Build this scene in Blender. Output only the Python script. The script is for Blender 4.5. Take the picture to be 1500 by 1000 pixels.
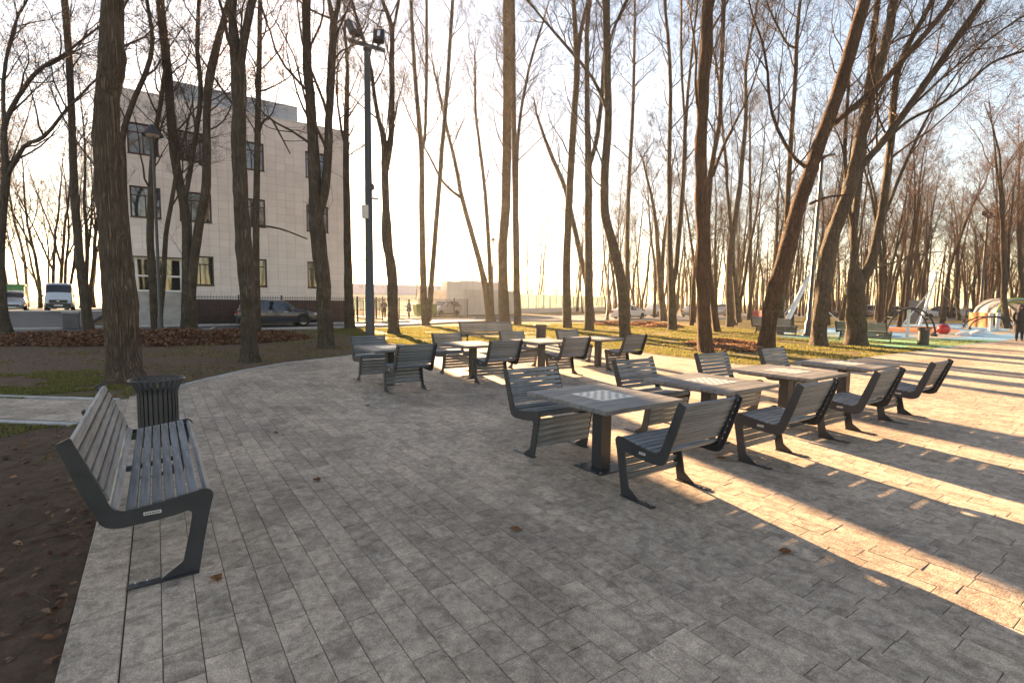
import bpy, bmesh, math, random
import numpy as np
from mathutils import Vector, Matrix, noise as mnoise

for o in list(bpy.data.objects): bpy.data.objects.remove(o)
scene = bpy.context.scene
col = scene.collection
R = math.radians
random.seed(7)

# ------------------------------------------------------------------ camera
# world: X runs along the paver cross joints, Y along the paver rows, Z up, metres
cam_d = bpy.data.cameras.new('camera'); cam = bpy.data.objects.new('camera', cam_d); col.objects.link(cam)
cam_d.lens = 18.0; cam_d.sensor_width = 36.0; cam_d.clip_start = 0.05; cam_d.clip_end = 3000
YAW, PITCH, ROLL, EYE = R(34.8), R(4.5), R(0.62), 1.75
fw = Vector((math.sin(YAW)*math.cos(PITCH), math.cos(YAW)*math.cos(PITCH), -math.sin(PITCH)))
rt0 = Vector((math.cos(YAW), -math.sin(YAW), 0)); up0 = rt0.cross(fw)
rt = rt0*math.cos(ROLL) + up0*math.sin(ROLL); up = rt.cross(fw)
cam.matrix_world = Matrix(((rt.x, up.x, -fw.x, 0), (rt.y, up.y, -fw.y, 0), (rt.z, up.z, -fw.z, EYE), (0, 0, 0, 1)))
scene.camera = cam

# ------------------------------------------------------------------ sky, sun, exposure
SUN_AZ, SUN_EL = R(12.4), R(13.0)          # azimuth from +Y towards +X
world = bpy.data.worlds.new('World'); scene.world = world; world.use_nodes = True
wn = world.node_tree; wn.nodes.clear()
sky = wn.nodes.new('ShaderNodeTexSky'); sky.sky_type = 'NISHITA'; sky.sun_disc = False
sky.sun_elevation = SUN_EL; sky.sun_rotation = SUN_AZ; sky.altitude = 150
sky.air_density = 1.0; sky.dust_density = 0.25; sky.ozone_density = 1.6
bgn = wn.nodes.new('ShaderNodeBackground'); bgn.inputs['Strength'].default_value = 0.05
wo = wn.nodes.new('ShaderNodeOutputWorld')
wn.links.new(sky.outputs[0], bgn.inputs[0]); wn.links.new(bgn.outputs[0], wo.inputs[0])
sl = bpy.data.lights.new('sun', 'SUN'); sl.energy = 5.0; sl.angle = R(0.5); sl.color = (1.0, 0.77, 0.52)
sun = bpy.data.objects.new('sun', sl); col.objects.link(sun)
sdir = Vector((math.sin(SUN_AZ)*math.cos(SUN_EL), math.cos(SUN_AZ)*math.cos(SUN_EL), math.sin(SUN_EL)))
sun.rotation_euler = (-sdir).to_track_quat('-Z', 'Y').to_euler(); sun.location = (0, 0, 60)
vs = scene.view_settings; vs.view_transform = 'Standard'; vs.look = 'None'; vs.exposure = 3.03
vs.use_white_balance = True; vs.white_balance_temperature = 9000; vs.white_balance_tint = 20; vs.gamma = 1.0; vs.use_curve_mapping = False
scene.render.engine = 'CYCLES'
scene.cycles.max_bounces = 8; scene.cycles.transparent_max_bounces = 12; scene.cycles.volume_bounces = 1

# ------------------------------------------------------------------ materials
MATS = {}
class NT:
    def __init__(s, name):
        s.m = bpy.data.materials.new(name); s.m.use_nodes = True; s.t = s.m.node_tree; s.t.nodes.clear()
        s.out = s.n('ShaderNodeOutputMaterial'); s.b = s.n('ShaderNodeBsdfPrincipled')
        s.l(s.b.outputs[0], s.out.inputs[0]); MATS[name] = s.m
    def n(s, ty, **kw):
        nd = s.t.nodes.new(ty)
        for k, v in kw.items():
            if k.startswith('i_'):
                key = k[2:]; key = int(key) if key.isdigit() else key.replace('_', ' ')
                nd.inputs[key].default_value = v
            else: setattr(nd, k, v)
        return nd
    def l(s, a, b): s.t.links.new(a, b)
    def coord(s, kind='Object', sc=(1, 1, 1)):
        if kind == 'Position': o = s.n('ShaderNodeNewGeometry').outputs['Position']
        else: o = s.n('ShaderNodeTexCoord').outputs[kind]
        mp = s.n('ShaderNodeMapping'); mp.inputs['Scale'].default_value = sc; s.l(o, mp.inputs[0]); return mp.outputs[0]
    def noise(s, c, scale, detail=5, rough=.55, dist=0):
        nd = s.n('ShaderNodeTexNoise'); nd.inputs['Scale'].default_value = scale; nd.inputs['Detail'].default_value = detail
        nd.inputs['Roughness'].default_value = rough; nd.inputs['Distortion'].default_value = dist
        s.l(c, nd.inputs['Vector']); return nd.outputs[0]
    def ramp(s, f, stops):
        nd = s.n('ShaderNodeValToRGB'); cr = nd.color_ramp
        while len(cr.elements) < len(stops): cr.elements.new(.5)
        for e, (p, c) in zip(cr.elements, stops): e.position = p; e.color = (c, c, c, 1) if not hasattr(c, '__len__') else (*c, 1)
        s.l(f, nd.inputs[0]); return nd.outputs[0]
    def mix(s, f, a, b, mode='MIX'):
        nd = s.n('ShaderNodeMix'); nd.data_type = 'RGBA'; nd.blend_type = mode
        for sock, v in ((nd.inputs[0], f), (nd.inputs[6], a), (nd.inputs[7], b)):
            if hasattr(v, 'is_linked'): s.l(v, sock)
            elif hasattr(v, '__len__'): sock.default_value = (*v, 1)
            else: sock.default_value = v
        return nd.outputs[2]
    def math(s, op, a, b=0.0):
        nd = s.n('ShaderNodeMath', operation=op)
        for sock, v in ((nd.inputs[0], a), (nd.inputs[1], b)):
            if hasattr(v, 'is_linked'): s.l(v, sock)
            else: sock.default_value = v
        return nd.outputs[0]
    def bump(s, h, strength=.3, dist=.02):
        nd = s.n('ShaderNodeBump'); nd.inputs['Strength'].default_value = strength; nd.inputs['Distance'].default_value = dist
        s.l(h, nd.inputs['Height']); s.l(nd.outputs[0], s.b.inputs['Normal'])
    def isl(s):
        g = s.n('ShaderNodeNewGeometry').outputs['Random Per Island']; o = s.n('ShaderNodeObjectInfo').outputs['Random']
        return s.math('FRACT', s.math('ADD', g, s.math('MULTIPLY', o, 7.31)))
    def set(s, color=None, rough=None, metal=None, spec=None):
        for key, v in (('Base Color', color), ('Roughness', rough), ('Metallic', metal), ('Specular IOR Level', spec)):
            if v is None: continue
            if hasattr(v, 'is_linked'): s.l(v, s.b.inputs[key])
            elif hasattr(v, '__len__'): s.b.inputs[key].default_value = (*v, 1)
            else: s.b.inputs[key].default_value = v
        return s

def simple(name, c1, c2=None, scale=6, rough=.6, metal=0, bump=.15, bscale=30, stretch=(1, 1, 1), vary=0, spec=.5, kind='Object', bdist=.01):
    m = NT(name); c = m.coord(kind, stretch)
    c2 = c2 or tuple(x*.75 for x in c1)
    f = m.ramp(m.noise(c, scale), [(.35, 0), (.68, 1)])
    cc = m.mix(f, c1, c2)
    if vary:
        cc = m.mix(1.0, cc, m.ramp(m.isl(), [(0, 1-vary), (1, 1+vary)]), 'MULTIPLY')
    rr = m.ramp(m.noise(c, scale*2.3), [(.3, max(.02, rough-.1)), (.7, min(1, rough+.1))])
    m.set(cc, rr, metal, spec)
    if bump: m.bump(m.noise(c, bscale, 6), bump, bdist)
    return m.m

# furniture
simple('slat_wood', (.19, .213, .23), (.08, .091, .10), scale=2.2, rough=.55, bump=.5, bscale=9, stretch=(1.2, 14, 14), vary=.25, bdist=.004)
simple('steel_dark', (.030, .034, .040), (.022, .025, .030), scale=7, rough=.42, bump=.06, bscale=160, spec=.5)
simple('bin_steel', (.050, .052, .056), (.035, .037, .04), scale=7, rough=.42, bump=.05, bscale=120)
simple('bolt_metal', (.55, .55, .55), rough=.3, metal=1, bump=0)
simple('table_wood', (.20, .20, .20), (.095, .096, .098), scale=3, rough=.55, bump=.5, bscale=9, stretch=(1.2, 14, 14), vary=.2, bdist=.004)
simple('plate_white', (.6, .6, .58), rough=.4, bump=0)
m = NT('chess_print'); c = m.coord('Object')
ck = m.n('ShaderNodeTexChecker'); ck.inputs['Scale'].default_value = 1/.0525
ck.inputs['Color1'].default_value = (.72, .72, .70, 1); ck.inputs['Color2'].default_value = (.16, .16, .165, 1)
m.l(c, ck.inputs[0])
m.set(m.mix(m.ramp(m.noise(c, 40), [(.4, 0), (.75, .25)]), ck.outputs[0], (.4, .38, .35)), .35)
# stone
m = NT('paver'); c = m.coord('Position')
rnd = m.isl()
cvp = m.n('ShaderNodeVectorMath', operation='ADD'); m.l(c, cvp.inputs[0]); cb = m.n('ShaderNodeCombineXYZ'); m.l(m.math('MULTIPLY', rnd, 37.0), cb.inputs[2]); m.l(cb.outputs[0], cvp.inputs[1])
cp_ = cvp.outputs[0]                                     # stains differ from piece to piece
base = m.mix(m.ramp(m.noise(cp_, 15, 10, .76), [(.32, 0), (.68, 1)]), (.25, .203, .163), (.60, .505, .42))
speck = m.ramp(m.noise(c, 120, 3, .7), [(.38, .62), (.60, 1.25)])
base = m.mix(.8, base, speck, 'MULTIPLY')
st1 = m.ramp(m.noise(cp_, 5.5, 9, .74, .9), [(.38, .55), (.52, 1.04), (.70, 1.16)])
base = m.mix(.75, base, st1, 'MULTIPLY')
st3 = m.ramp(m.noise(m.coord('Position', (1, .8, 1)), .55, 6, .62, .5), [(.36, .56), (.55, 1.08)])
base = m.mix(.7, base, st3, 'MULTIPLY')
pale = m.ramp(m.noise(cp_, 6.5, 10, .78, 1.2), [(.61, 0), (.69, .45)])
base = m.mix(pale, base, (.62, .54, .465))
base = m.mix(1.0, base, m.ramp(rnd, [(0, (.88, .83, .77)), (.5, (1.06, 1.0, .94)), (1, (1.22, 1.14, 1.06))]), 'MULTIPLY')
m.set(base, m.ramp(m.noise(c, 3), [(.3, .62), (.7, .85)]), 0, .35)
hh = m.math('ADD', m.noise(c, 60, 6, .7), m.math('MULTIPLY', m.noise(m.coord('Position', (1, .5, 1)), 14, 5, .6), 1.1))
m.bump(hh, .8, .008)
simple('joint_sand', (.11, .095, .08), (.05, .044, .038), scale=8, rough=.95, bump=.4, bscale=90, kind='Position')
simple('kerb_stone', (.33, .325, .32), (.15, .145, .145), scale=6, rough=.85, bump=.9, bscale=25, vary=.15, kind='Position')
simple('kerb_pale', (.46, .45, .43), (.33, .32, .31), scale=5, rough=.8, bump=.4, bscale=60, vary=.08, kind='Position')
simple('asphalt', (.085, .087, .092), (.055, .056, .06), scale=.7, rough=.75, bump=.4, bscale=70, kind='Position')
simple('road_paint', (.7, .7, .7), (.5, .5, .5), scale=10, rough=.6, bump=.1, kind='Position')
# ground
m = NT('ground'); c = m.coord('Position')
grass = m.mix(m.ramp(m.noise(c, 9, 8, .7), [(.3, 0), (.7, 1)]), (.11, .11, .034), (.185, .145, .06))
grass = m.mix(m.ramp(m.noise(c, .6, 4), [(.4, 0), (.65, 1)]), grass, (.155, .12, .062))
soil = m.mix(m.ramp(m.noise(c, 7, 9, .75), [(.3, 0), (.72, 1)]), (.085, .053, .036), (.23, .148, .10))
sep = m.n('ShaderNodeSeparateXYZ'); m.l(m.coord('Position'), sep.inputs[0])
# bare soil lies west of the plaza under the trees, grass takes over eastwards and round the side path
f1 = m.math('MULTIPLY_ADD', sep.outputs[0], -.11); f1.node.inputs[2].default_value = 1.35
dv = m.math('SUBTRACT', sep.outputs[1], 10.6)
gx = m.math('MAXIMUM', m.math('SUBTRACT', 1.0, m.math('MULTIPLY', m.math('ABSOLUTE', m.math('ADD', dv, m.math('MULTIPLY', sep.outputs[0], .8))), .26)), 0.0)
f1 = m.math('SUBTRACT', f1, m.math('MULTIPLY', gx, 1.25))
f1 = m.math('ADD', f1, m.math('MULTIPLY', m.math('SUBTRACT', m.noise(c, .9, 6, .65), .5), 2.2))
mask = m.ramp(f1, [(.3, 0), (.62, 1)])
cc = m.mix(mask, grass, soil)
lit = m.ramp(m.noise(c, 11, 8, .75, .6), [(.54, 0), (.62, 1)])
cc = m.mix(m.math('MULTIPLY', lit, .55), cc, (.15, .075, .032))
m.set(cc, .95, 0, .15)
m.bump(m.math('ADD', m.noise(c, 30, 8, .75), m.math('MULTIPLY', m.noise(c, 4, 4), 1.5)), .9, .05)
def attr_island(name, stops, rough=.7, spec=.3, trans=False):
    m = NT(name); cc = m.ramp(m.isl(), stops); m.set(cc, rough, 0, spec)
    tl = m.n('ShaderNodeBsdfTranslucent'); m.l(cc, tl.inputs[0]); mx = m.n('ShaderNodeMixShader'); mx.inputs[0].default_value = .45
    m.l(m.b.outputs[0], mx.inputs[1]); m.l(tl.outputs[0], mx.inputs[2]); m.l(mx.outputs[0], m.out.inputs[0])
    return m.m
attr_island('grass_blade', [(0, (.085, .105, .022)), (.4, (.15, .16, .04)), (.7, (.23, .20, .065)), (1, (.30, .23, .11))])
attr_island('leaf_litter', [(0, (.10, .042, .025)), (.35, (.19, .083, .047)), (.7, (.28, .14, .08)), (1, (.42, .27, .17))], .6)
attr_island('leaf_dead', [(0, (.10, .035, .016)), (.5, (.19, .075, .03)), (1, (.28, .13, .055))], .6)
# bark
def bark(name, c1, c2, sc=1.0, moss=0.0):
    m = NT(name); c = m.coord('Object', (1, 1, .085)); c3 = m.coord('Object')
    v = m.n('ShaderNodeTexVoronoi', feature='DISTANCE_TO_EDGE'); v.inputs['Scale'].default_value = 26*sc
    dn = m.n('ShaderNodeTexNoise'); dn.inputs['Scale'].default_value = 6; dn.inputs['Detail'].default_value = 4; m.l(c, dn.inputs['Vector'])
    wv = m.n('ShaderNodeMix'); wv.data_type = 'VECTOR'; wv.inputs[0].default_value = .24
    m.l(c, wv.inputs[4]); m.l(dn.outputs[1], wv.inputs[5]); m.l(wv.outputs[1], v.inputs['Vector'])
    crack = m.ramp(v.outputs[0], [(.0, 0), (.30, 1)])
    n1 = m.noise(m.coord('Object', (1, 1, .3)), 13, 8, .7)
    cc = m.mix(m.ramp(n1, [(.3, 0), (.7, 1)]), c1, c2)
    cc = m.mix(m.ramp(m.noise(c3, 1.7, 5), [(.45, 0), (.7, .5)]), cc, tuple(x*1.5 for x in c1))
    cc = m.mix(m.math('MULTIPLY', m.math('SUBTRACT', 1.0, crack), .55), cc, tuple(x*.42 for x in c2))
    if moss:
        sp = m.n('ShaderNodeSeparateXYZ'); m.l(c3, sp.inputs[0])
        mk = m.math('MULTIPLY', m.ramp(m.noise(c3, 3.2, 6, .65), [(.52, 0), (.62, 1)]), m.ramp(m.math('DIVIDE', sp.outputs[2], 4.0), [(0, 1), (.95, .0)]))
        cc = m.mix(m.math('MULTIPLY', mk, moss), cc, (.055, .06, .02))
    m.set(cc, .9, 0, .2)
    m.bump(m.math('ADD', m.math('MULTIPLY', crack, 1.0), m.math('MULTIPLY', n1, .9)), 1.0, .06)
    return m.m
bark('bark_furrowed', (.20, .148, .11), (.10, .072, .053), .75, .3)
bark('bark_red', (.18, .108, .072), (.09, .054, .038), 1.0, .15)
bark('bark_grey', (.205, .165, .128), (.105, .084, .064), 1.1, .9)
bark('bark_far', (.135, .103, .076), (.08, .06, .045), 1.0, 0)
simple('twig', (.085, .052, .034), (.055, .034, .024), scale=3, rough=.85, bump=0)
simple('twig_red', (.12, .060, .036), (.08, .04, .026), scale=3, rough=.85, bump=0)
# building
simple('facade_tile', (.72, .67, .64), (.67, .625, .60), scale=1.2, rough=.45, bump=.03, bscale=60, vary=.05, kind='Position')
simple('facade_core', (.22, .19, .175), rough=.9)
simple('plinth_tile', (.075, .036, .033), (.055, .028, .027), scale=3, rough=.45, bump=.05, vary=.15, kind='Position')
simple('pent_tile', (.40, .45, .50), (.36, .41, .46), scale=1.5, rough=.5, bump=.03, vary=.05, kind='Position')
simple('frame_brown', (.060, .026, .020), rough=.45, bump=.03)
simple('white_frame', (.72, .72, .70), (.62, .62, .60), rough=.4, bump=.02)
simple('concrete', (.40, .39, .37), (.29, .285, .275), scale=2, rough=.85, bump=.3, bscale=40, kind='Position')
simple('concrete_dark', (.12, .12, .125), (.085, .085, .09), scale=2, rough=.8, bump=.3, bscale=25, kind='Position')
m = NT('glass_dark'); m.set((.02, .022, .025), .04, 0, 1.0)
m.b.inputs['Coat Weight'].default_value = .6
m = NT('glass_car'); m.set((.012, .015, .018), .03, 0, .9)
simple('fence_metal', (.022, .023, .025), rough=.5, bump=0)
simple('corrugated', (.52, .53, .52), (.42, .43, .43), scale=1, rough=.5, bump=.02, metal=0)
simple('zinc', (.64, .65, .64), (.55, .56, .56), scale=1, rough=.5, bump=.02)
simple('roof_blue', (.15, .24, .36), (.12, .19, .30), rough=.45, bump=.02)
m = NT('glass_green'); m.set((.62, .80, .74), .25, 0, .5); m.b.inputs['Transmission Weight'].default_value = .55
# vehicles
def paint(name, c, metal=.3, rough=.28):
    m = NT(name); cc = m.coord('Object')
    m.set(m.mix(m.ramp(m.noise(cc, 2.5, 5), [(.4, 0), (.8, .35)]), c, tuple(x*.7+.03 for x in c)), rough, metal, .5)
    m.b.inputs['Coat Weight'].default_value = .7; m.b.inputs['Coat Roughness'].default_value = .08
    return m.m
paint('paint_navy', (.022, .028, .045), .1); paint('paint_white', (.68, .69, .70), 0); paint('paint_silver', (.42, .43, .44), .5); paint('paint_van', (.52, .60, .68), 0)
simple('tyre', (.016, .016, .017), rough=.85, bump=.1); simple('rim', (.42, .42, .43), rough=.3, metal=.8, bump=0)
simple('black_plastic', (.018, .018, .02), rough=.5, bump=.05); simple('lamp_clear', (.75, .77, .8), rough=.12, bump=0); simple('lamp_red', (.55, .02, .02), rough=.2, bump=0)
simple('number_plate', (.7, .7, .7), rough=.4, bump=0)
simple('green_metal', (.02, .26, .09), rough=.5, bump=.05); simple('bin_green', (.10, .20, .05), rough=.5, bump=.05)
simple('red_plastic', (.62, .06, .045), rough=.4, bump=.02); simple('ball_red', (.58, .02, .03), rough=.3, bump=.0)
# play ground
simple('rubber_blue', (.16, .42, .62), (.13, .35, .54), scale=2, rough=.85, bump=.3, bscale=90, kind='Position')
simple('rubber_green', (.09, .34, .17), (.07, .28, .14), scale=2, rough=.85, bump=.3, bscale=90, kind='Position')
simple('rubber_orange', (.62, .22, .085), (.52, .18, .07), scale=2, rough=.85, bump=.3, bscale=90, kind='Position')
simple('rubber_sand', (.42, .38, .32), (.36, .33, .28), scale=2, rough=.85, bump=.3, bscale=90, kind='Position')
simple('white_paint', (.74, .76, .78), rough=.35, bump=.02); simple('rope', (.30, .31, .32), rough=.8); simple('black_steel', (.012, .012, .014), rough=.35, bump=0)
simple('sign_blue', (.02, .10, .48), rough=.4, bump=0); simple('sign_yellow', (.62, .66, .06), rough=.4, bump=0); simple('tunnel_grey', (.26, .26, .27), rough=.6)
simple('tunnel_lime', (.30, .40, .03), rough=.5, bump=0); simple('tunnel_red', (.34, .025, .03), rough=.5, bump=0); simple('tunnel_cyan', (.18, .48, .52), rough=.5, bump=0)
# people
simple('cloth_black', (.016, .018, .024), (.01, .011, .015), scale=12, rough=.8, bump=.4, bscale=25, bdist=.02)
simple('cloth_blue', (.04, .06, .12), rough=.85, bump=.3, bscale=25); simple('cloth_grey', (.12, .11, .10), rough=.9, bump=.3); simple('skin', (.42, .23, .16), rough=.55, bump=.02); simple('hair_dark', (.025, .017, .012), rough=.7)

# ------------------------------------------------------------------ mesh helpers
class MB:
    def __init__(s): s.v = []; s.f = []
    def add(s, vs, fs):
        o = len(s.v); s.v += [tuple(v) for v in vs]; s.f += [tuple(i+o for i in f) for f in fs]; return s
    def box(s, x0, x1, y0, y1, z0, z1, M=None):
        vs = [(x, y, z) for z in (z0, z1) for y in (y0, y1) for x in (x0, x1)]
        if M: vs = [tuple(M @ Vector(v)) for v in vs]
        return s.add(vs, [(0, 2, 3, 1), (4, 5, 7, 6), (0, 1, 5, 4), (2, 6, 7, 3), (0, 4, 6, 2), (1, 3, 7, 5)])
    def cbox(s, x0, x1, y0, y1, z0, z1, b=.006):     # box with chamfered upper rim
        vs = [(x0, y0, z0), (x1, y0, z0), (x1, y1, z0), (x0, y1, z0), (x0, y0, z1-b), (x1, y0, z1-b), (x1, y1, z1-b), (x0, y1, z1-b),
              (x0+b, y0+b, z1), (x1-b, y0+b, z1), (x1-b, y1-b, z1), (x0+b, y1-b, z1)]
        fs = [(3, 2, 1, 0), (8, 9, 10, 11)]
        for i in range(4):
            j = (i+1) % 4; fs += [(i, j, j+4, i+4), (i+4, j+4, j+8, i+8)]
        return s.add(vs, fs)
    def tube(s, pts, rad, n=8, cap=True, seed=None, lump=0.0):
        P = [Vector(p) for p in pts]; k = len(P)
        if not hasattr(rad, '__len__'): rad = [rad]*k
        t = (P[1]-P[0]).normalized(); a = Vector((1, 0, 0)) if abs(t.x) < .8 else Vector((0, 1, 0))
        u = (a - t*a.dot(t)).normalized(); vs = []
        for i in range(k):
            t = (P[min(i+1, k-1)]-P[max(i-1, 0)]); t = t.normalized() if t.length > 1e-9 else Vector((0, 0, 1))
            u = (u - t*u.dot(t)); u = u.normalized() if u.length > 1e-6 else t.orthogonal().normalized(); w = t.cross(u)
            for j in range(n):
                an = 2*math.pi*j/n; r = rad[i]
                d = u*math.cos(an)+w*math.sin(an)
                if lump: r *= 1 + lump*mnoise.noise(Vector((d.x*1.3+seed, d.y*1.3, P[i].z*1.7))) + lump*.7*mnoise.noise(Vector((d.x*3.1, d.y*3.1+seed, P[i].z*4.3)))
                vs.append(tuple(P[i]+d*r))
        fs = [(i*n+j, i*n+(j+1) % n, (i+1)*n+(j+1) % n, (i+1)*n+j) for i in range(k-1) for j in range(n)]
        if cap: fs += [tuple(range(n-1, -1, -1)), tuple(range((k-1)*n, k*n))]
        return s.add(vs, fs)
    def lathe(s, prof, n=16, c=(0, 0, 0), close=False):
        vs = []; k = len(prof)
        for (r, z) in prof:
            for j in range(n):
                a = 2*math.pi*j/n; vs.append((c[0]+r*math.cos(a), c[1]+r*math.sin(a), c[2]+z))
        fs = [(i*n+j, i*n+(j+1) % n, (i+1)*n+(j+1) % n, (i+1)*n+j) for i in range(k-1) for j in range(n)]
        if not close: fs += [tuple(range(n-1, -1, -1)), tuple(range((k-1)*n, k*n))]
        return s.add(vs, fs)
    def prism(s, poly, z0, z1):                         # poly ccw in xy
        n = len(poly); vs = [(p[0], p[1], z0) for p in poly]+[(p[0], p[1], z1) for p in poly]
        return s.add(vs, [tuple(range(n-1, -1, -1)), tuple(range(n, 2*n))]+[(i, (i+1) % n, n+(i+1) % n, n+i) for i in range(n)])
    def plate(s, prof, x0, x1):                         # profile in (y,z), extruded along x
        n = len(prof); vs = [(x0, p[0], p[1]) for p in prof]+[(x1, p[0], p[1]) for p in prof]
        return s.add(vs, [tuple(range(n-1, -1, -1)), tuple(range(n, 2*n))]+[(i, (i+1) % n, n+(i+1) % n, n+i) for i in range(n)])
    def mesh(s, name, mat, smooth=False):
        me = bpy.data.meshes.new(name); me.from_pydata(s.v, [], s.f); me.update()
        if smooth:
            me.polygons.foreach_set('use_smooth', [True]*len(me.polygons))
            try: me.set_sharp_from_angle(angle=R(42))
            except Exception: pass
        if mat: me.materials.append(MATS[mat])
        return me
    def build(s, name, mat, parent=None, smooth=False, origin=None, kind=None):
        if origin is not None: s.v = [(v[0]-origin[0], v[1]-origin[1], v[2]-origin[2]) for v in s.v]
        return link(name, s.mesh(name, mat, smooth), parent, kind=kind, loc=origin if (origin is not None and parent is None) else None)

def link(name, me, parent=None, loc=None, rot=None, kind=None):
    o = bpy.data.objects.new(name, me); col.objects.link(o)
    if parent is not None: o.parent = parent
    if loc is not None: o.location = loc
    if rot is not None: o.rotation_euler = rot
    if kind: o['kind'] = kind
    return o
def tag(o, label, cat, group=None):
    o['label'] = label; o['category'] = cat
    if group: o['group'] = group
    return o
def thing(name, label, cat, loc=(0, 0, 0), rz=0, group=None):
    o = bpy.data.objects.new(name, None); col.objects.link(o); o.empty_display_size = .2
    o.location = loc; o.rotation_euler = (0, 0, rz); return tag(o, label, cat, group)
def copy_tree(o, parent=None):
    c = o.copy(); col.objects.link(c)
    if parent is not None: c.parent = parent
    for ch in o.children: copy_tree(ch, c)
    return c
def inside(p, poly):
    x, y = p; r = False; n = len(poly)
    for i in range(n):
        x1, y1 = poly[i]; x2, y2 = poly[(i+1) % n]
        if (y1 > y) != (y2 > y) and x < (x2-x1)*(y-y1)/(y2-y1)+x1: r = not r
    return r
def sheet(name, poly, z, mat, kind='structure', parent=None):
    return MB().add([(p[0], p[1], z) for p in poly], [tuple(range(len(poly)))]).build(name, mat, parent, kind=kind)
def pxarea(X, Y, L, W):                                # rough size in view, to pick the pieces that show largest
    f = X*fw.x+Y*fw.y + (-EYE)*fw.z
    if f < .3: return 0, f, 0
    r = (X*rt.x+Y*rt.y-EYE*rt.z)/f; u = (X*up.x+Y*up.y-EYE*up.z)/f
    ok = abs(r) < 1.04 and abs(u) < .70
    return (L*W*EYE/f**3 if ok else 0), f, r

# ================================================================== ground
g = MB(); S = 700
g.add([(-S, -S, -.03), (S, -S, -.03), (S, S, -.03), (-S, S, -.03)], [(0, 1, 2, 3)]); g.build('ground', 'ground', kind='structure')

PLAZA = [(-.44, -7), (60, -7), (110, -7), (110, 7.12), (60, 7.12), (18, 7.12), (15.5, 7.25), (14.5, 7.4), (13.95, 7.75), (13.65, 8.3), (13.57, 9), (13.6, 11), (13.75, 14), (13.8, 16), (13.5, 17.2), (12.8, 17.8), (11, 17.95),
         (9, 17.65), (7, 16.95), (4.85, 15.9), (3.9, 15.5), (2.9, 15.0), (1.8, 14.0), (.95, 12.95), (.24, 11.9), (-.3, 11.15), (-.44, 10.95)]
plaza = sheet('plaza_pavement', PLAZA, -.014, 'joint_sand')
# ---- pavers: rows along Y, random lengths, joints recessed
PW, GAP = .166, .0035
rng = random.Random(3)
LENS = [.24, .31, .38, .46]
pieces = []
x = -.20; row = 0
while x < 46:
    y = -1.0 - rng.random()*.4
    xm = x+PW/2
    while y < 18:
        L = rng.choice(LENS)
        yc = y+L/2
        f = xm*fw.x+yc*fw.y; r = xm*rt.x+yc*rt.y
        if f > -.5 and abs(r) < 1.3*f+1.6 and all(inside((px, py), PLAZA) for px in (x+.002, x+PW-.002) for py in (y, y+L)):
            pieces.append((x, y, L))
        y += L
    x += PW; row += 1
def paver_geo(L, dz=(0, 0, 0, 0)):
    h = PW/2-GAP/2; l = L/2-GAP/2; b = .0022
    vs = [(-h+b, -l+b, dz[0]), (h-b, -l+b, dz[1]), (h-b, l-b, dz[2]), (-h+b, l-b, dz[3])]
    vs += [(-h, -l, dz[0]-b), (h, -l, dz[1]-b), (h, l, dz[2]-b), (-h, l, dz[3]-b)]
    vs += [(-h, -l, -.0139), (h, -l, -.0139), (h, l, -.0139), (-h, l, -.0139)]
    fs = [(0, 1, 2, 3)]
    for i in range(4):
        j = (i+1) % 4; fs += [(i+4, j+4, j, i), (i+8, j+8, j+4, i+4)]
    return vs, fs
sc = sorted(range(len(pieces)), key=lambda i: -pxarea(pieces[i][0]+PW/2, pieces[i][1]+pieces[i][2]/2, pieces[i][2], PW)[0])
big = set(sc[:300]); PM = {}
stuff = MB()
for i, (x, y, L) in enumerate(pieces):
    if i in big:
        k = (L, rng.randrange(6))
        if k not in PM:
            a, b_, c_ = [rng.uniform(-.0014, .0014) for _ in range(3)]
            PM[k] = MB().add(*paver_geo(L, (a, b_, c_, a+c_-b_))).mesh('paver', 'paver')
        link('paver', PM[k], plaza, loc=(x+PW/2, y+L/2, 0))
    else:
        a, b_, c_ = [rng.uniform(-.0014, .0014) for _ in range(3)]
        vs, fs = paver_geo(L, (a, b_, c_, a+c_-b_))
        stuff.add([(v[0]+x+PW/2, v[1]+y+L/2, v[2]) for v in vs], fs)
stuff.build('pavers', 'paver', plaza, kind='stuff')
sheet('paving_far', [(45.9, -7), (110, -7), (110, 7.0), (45.9, 7.0)], -.002, 'paver', None, plaza)

# ---- kerbs
def kerb(name, pts, w, mat, z=.004, seg=1.0, side=1, h=.16):
    """edging stones along a polyline, each stone a part of the kerb"""
    k = sheet(name, [(p[0], p[1]) for p in pts[:2]]+[(pts[1][0]+.001, pts[1][1]+.001)], -.028, mat)
    for (x0, y0), (x1, y1) in zip(pts[:-1], pts[1:]):
        d = Vector((x1-x0, y1-y0)); L = d.length; d /= L; nrm = Vector((-d.y, d.x))*side
        n = max(1, round(L/seg)); g_ = .004
        for q in range(n):
            a = Vector((x0, y0))+d*(L*q/n+g_); b = Vector((x0, y0))+d*(L*(q+1)/n-g_)
            zz = z+rng.uniform(-.002, .002); e = .006
            vs = []
            for zz_, ins in ((-.15, 0), (zz-e, 0), (zz, e)):
                for p_, sg, sw in ((a, 1, 0), (b, -1, 0), (b, -1, 1), (a, 1, 1)):
                    pp = p_+d*ins*sg+nrm*(w-ins if sw else ins); vs.append((pp.x, pp.y, zz_))
            fs = [(8, 9, 10, 11)]
            for i in range(4):
                j = (i+1) % 4; fs += [(i, j, j+4, i+4), (i+4, j+4, j+8, i+8)]
            if side < 0: fs = [tuple(reversed(f_)) for f_ in fs]
            MB().add(vs, fs).build('kerb_stone', mat, k)
    return k
kerb('kerb_west', [(-.205, -1.2), (-.205, 10.95)], .235, 'paver', z=.003, seg=.95, side=1)
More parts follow.
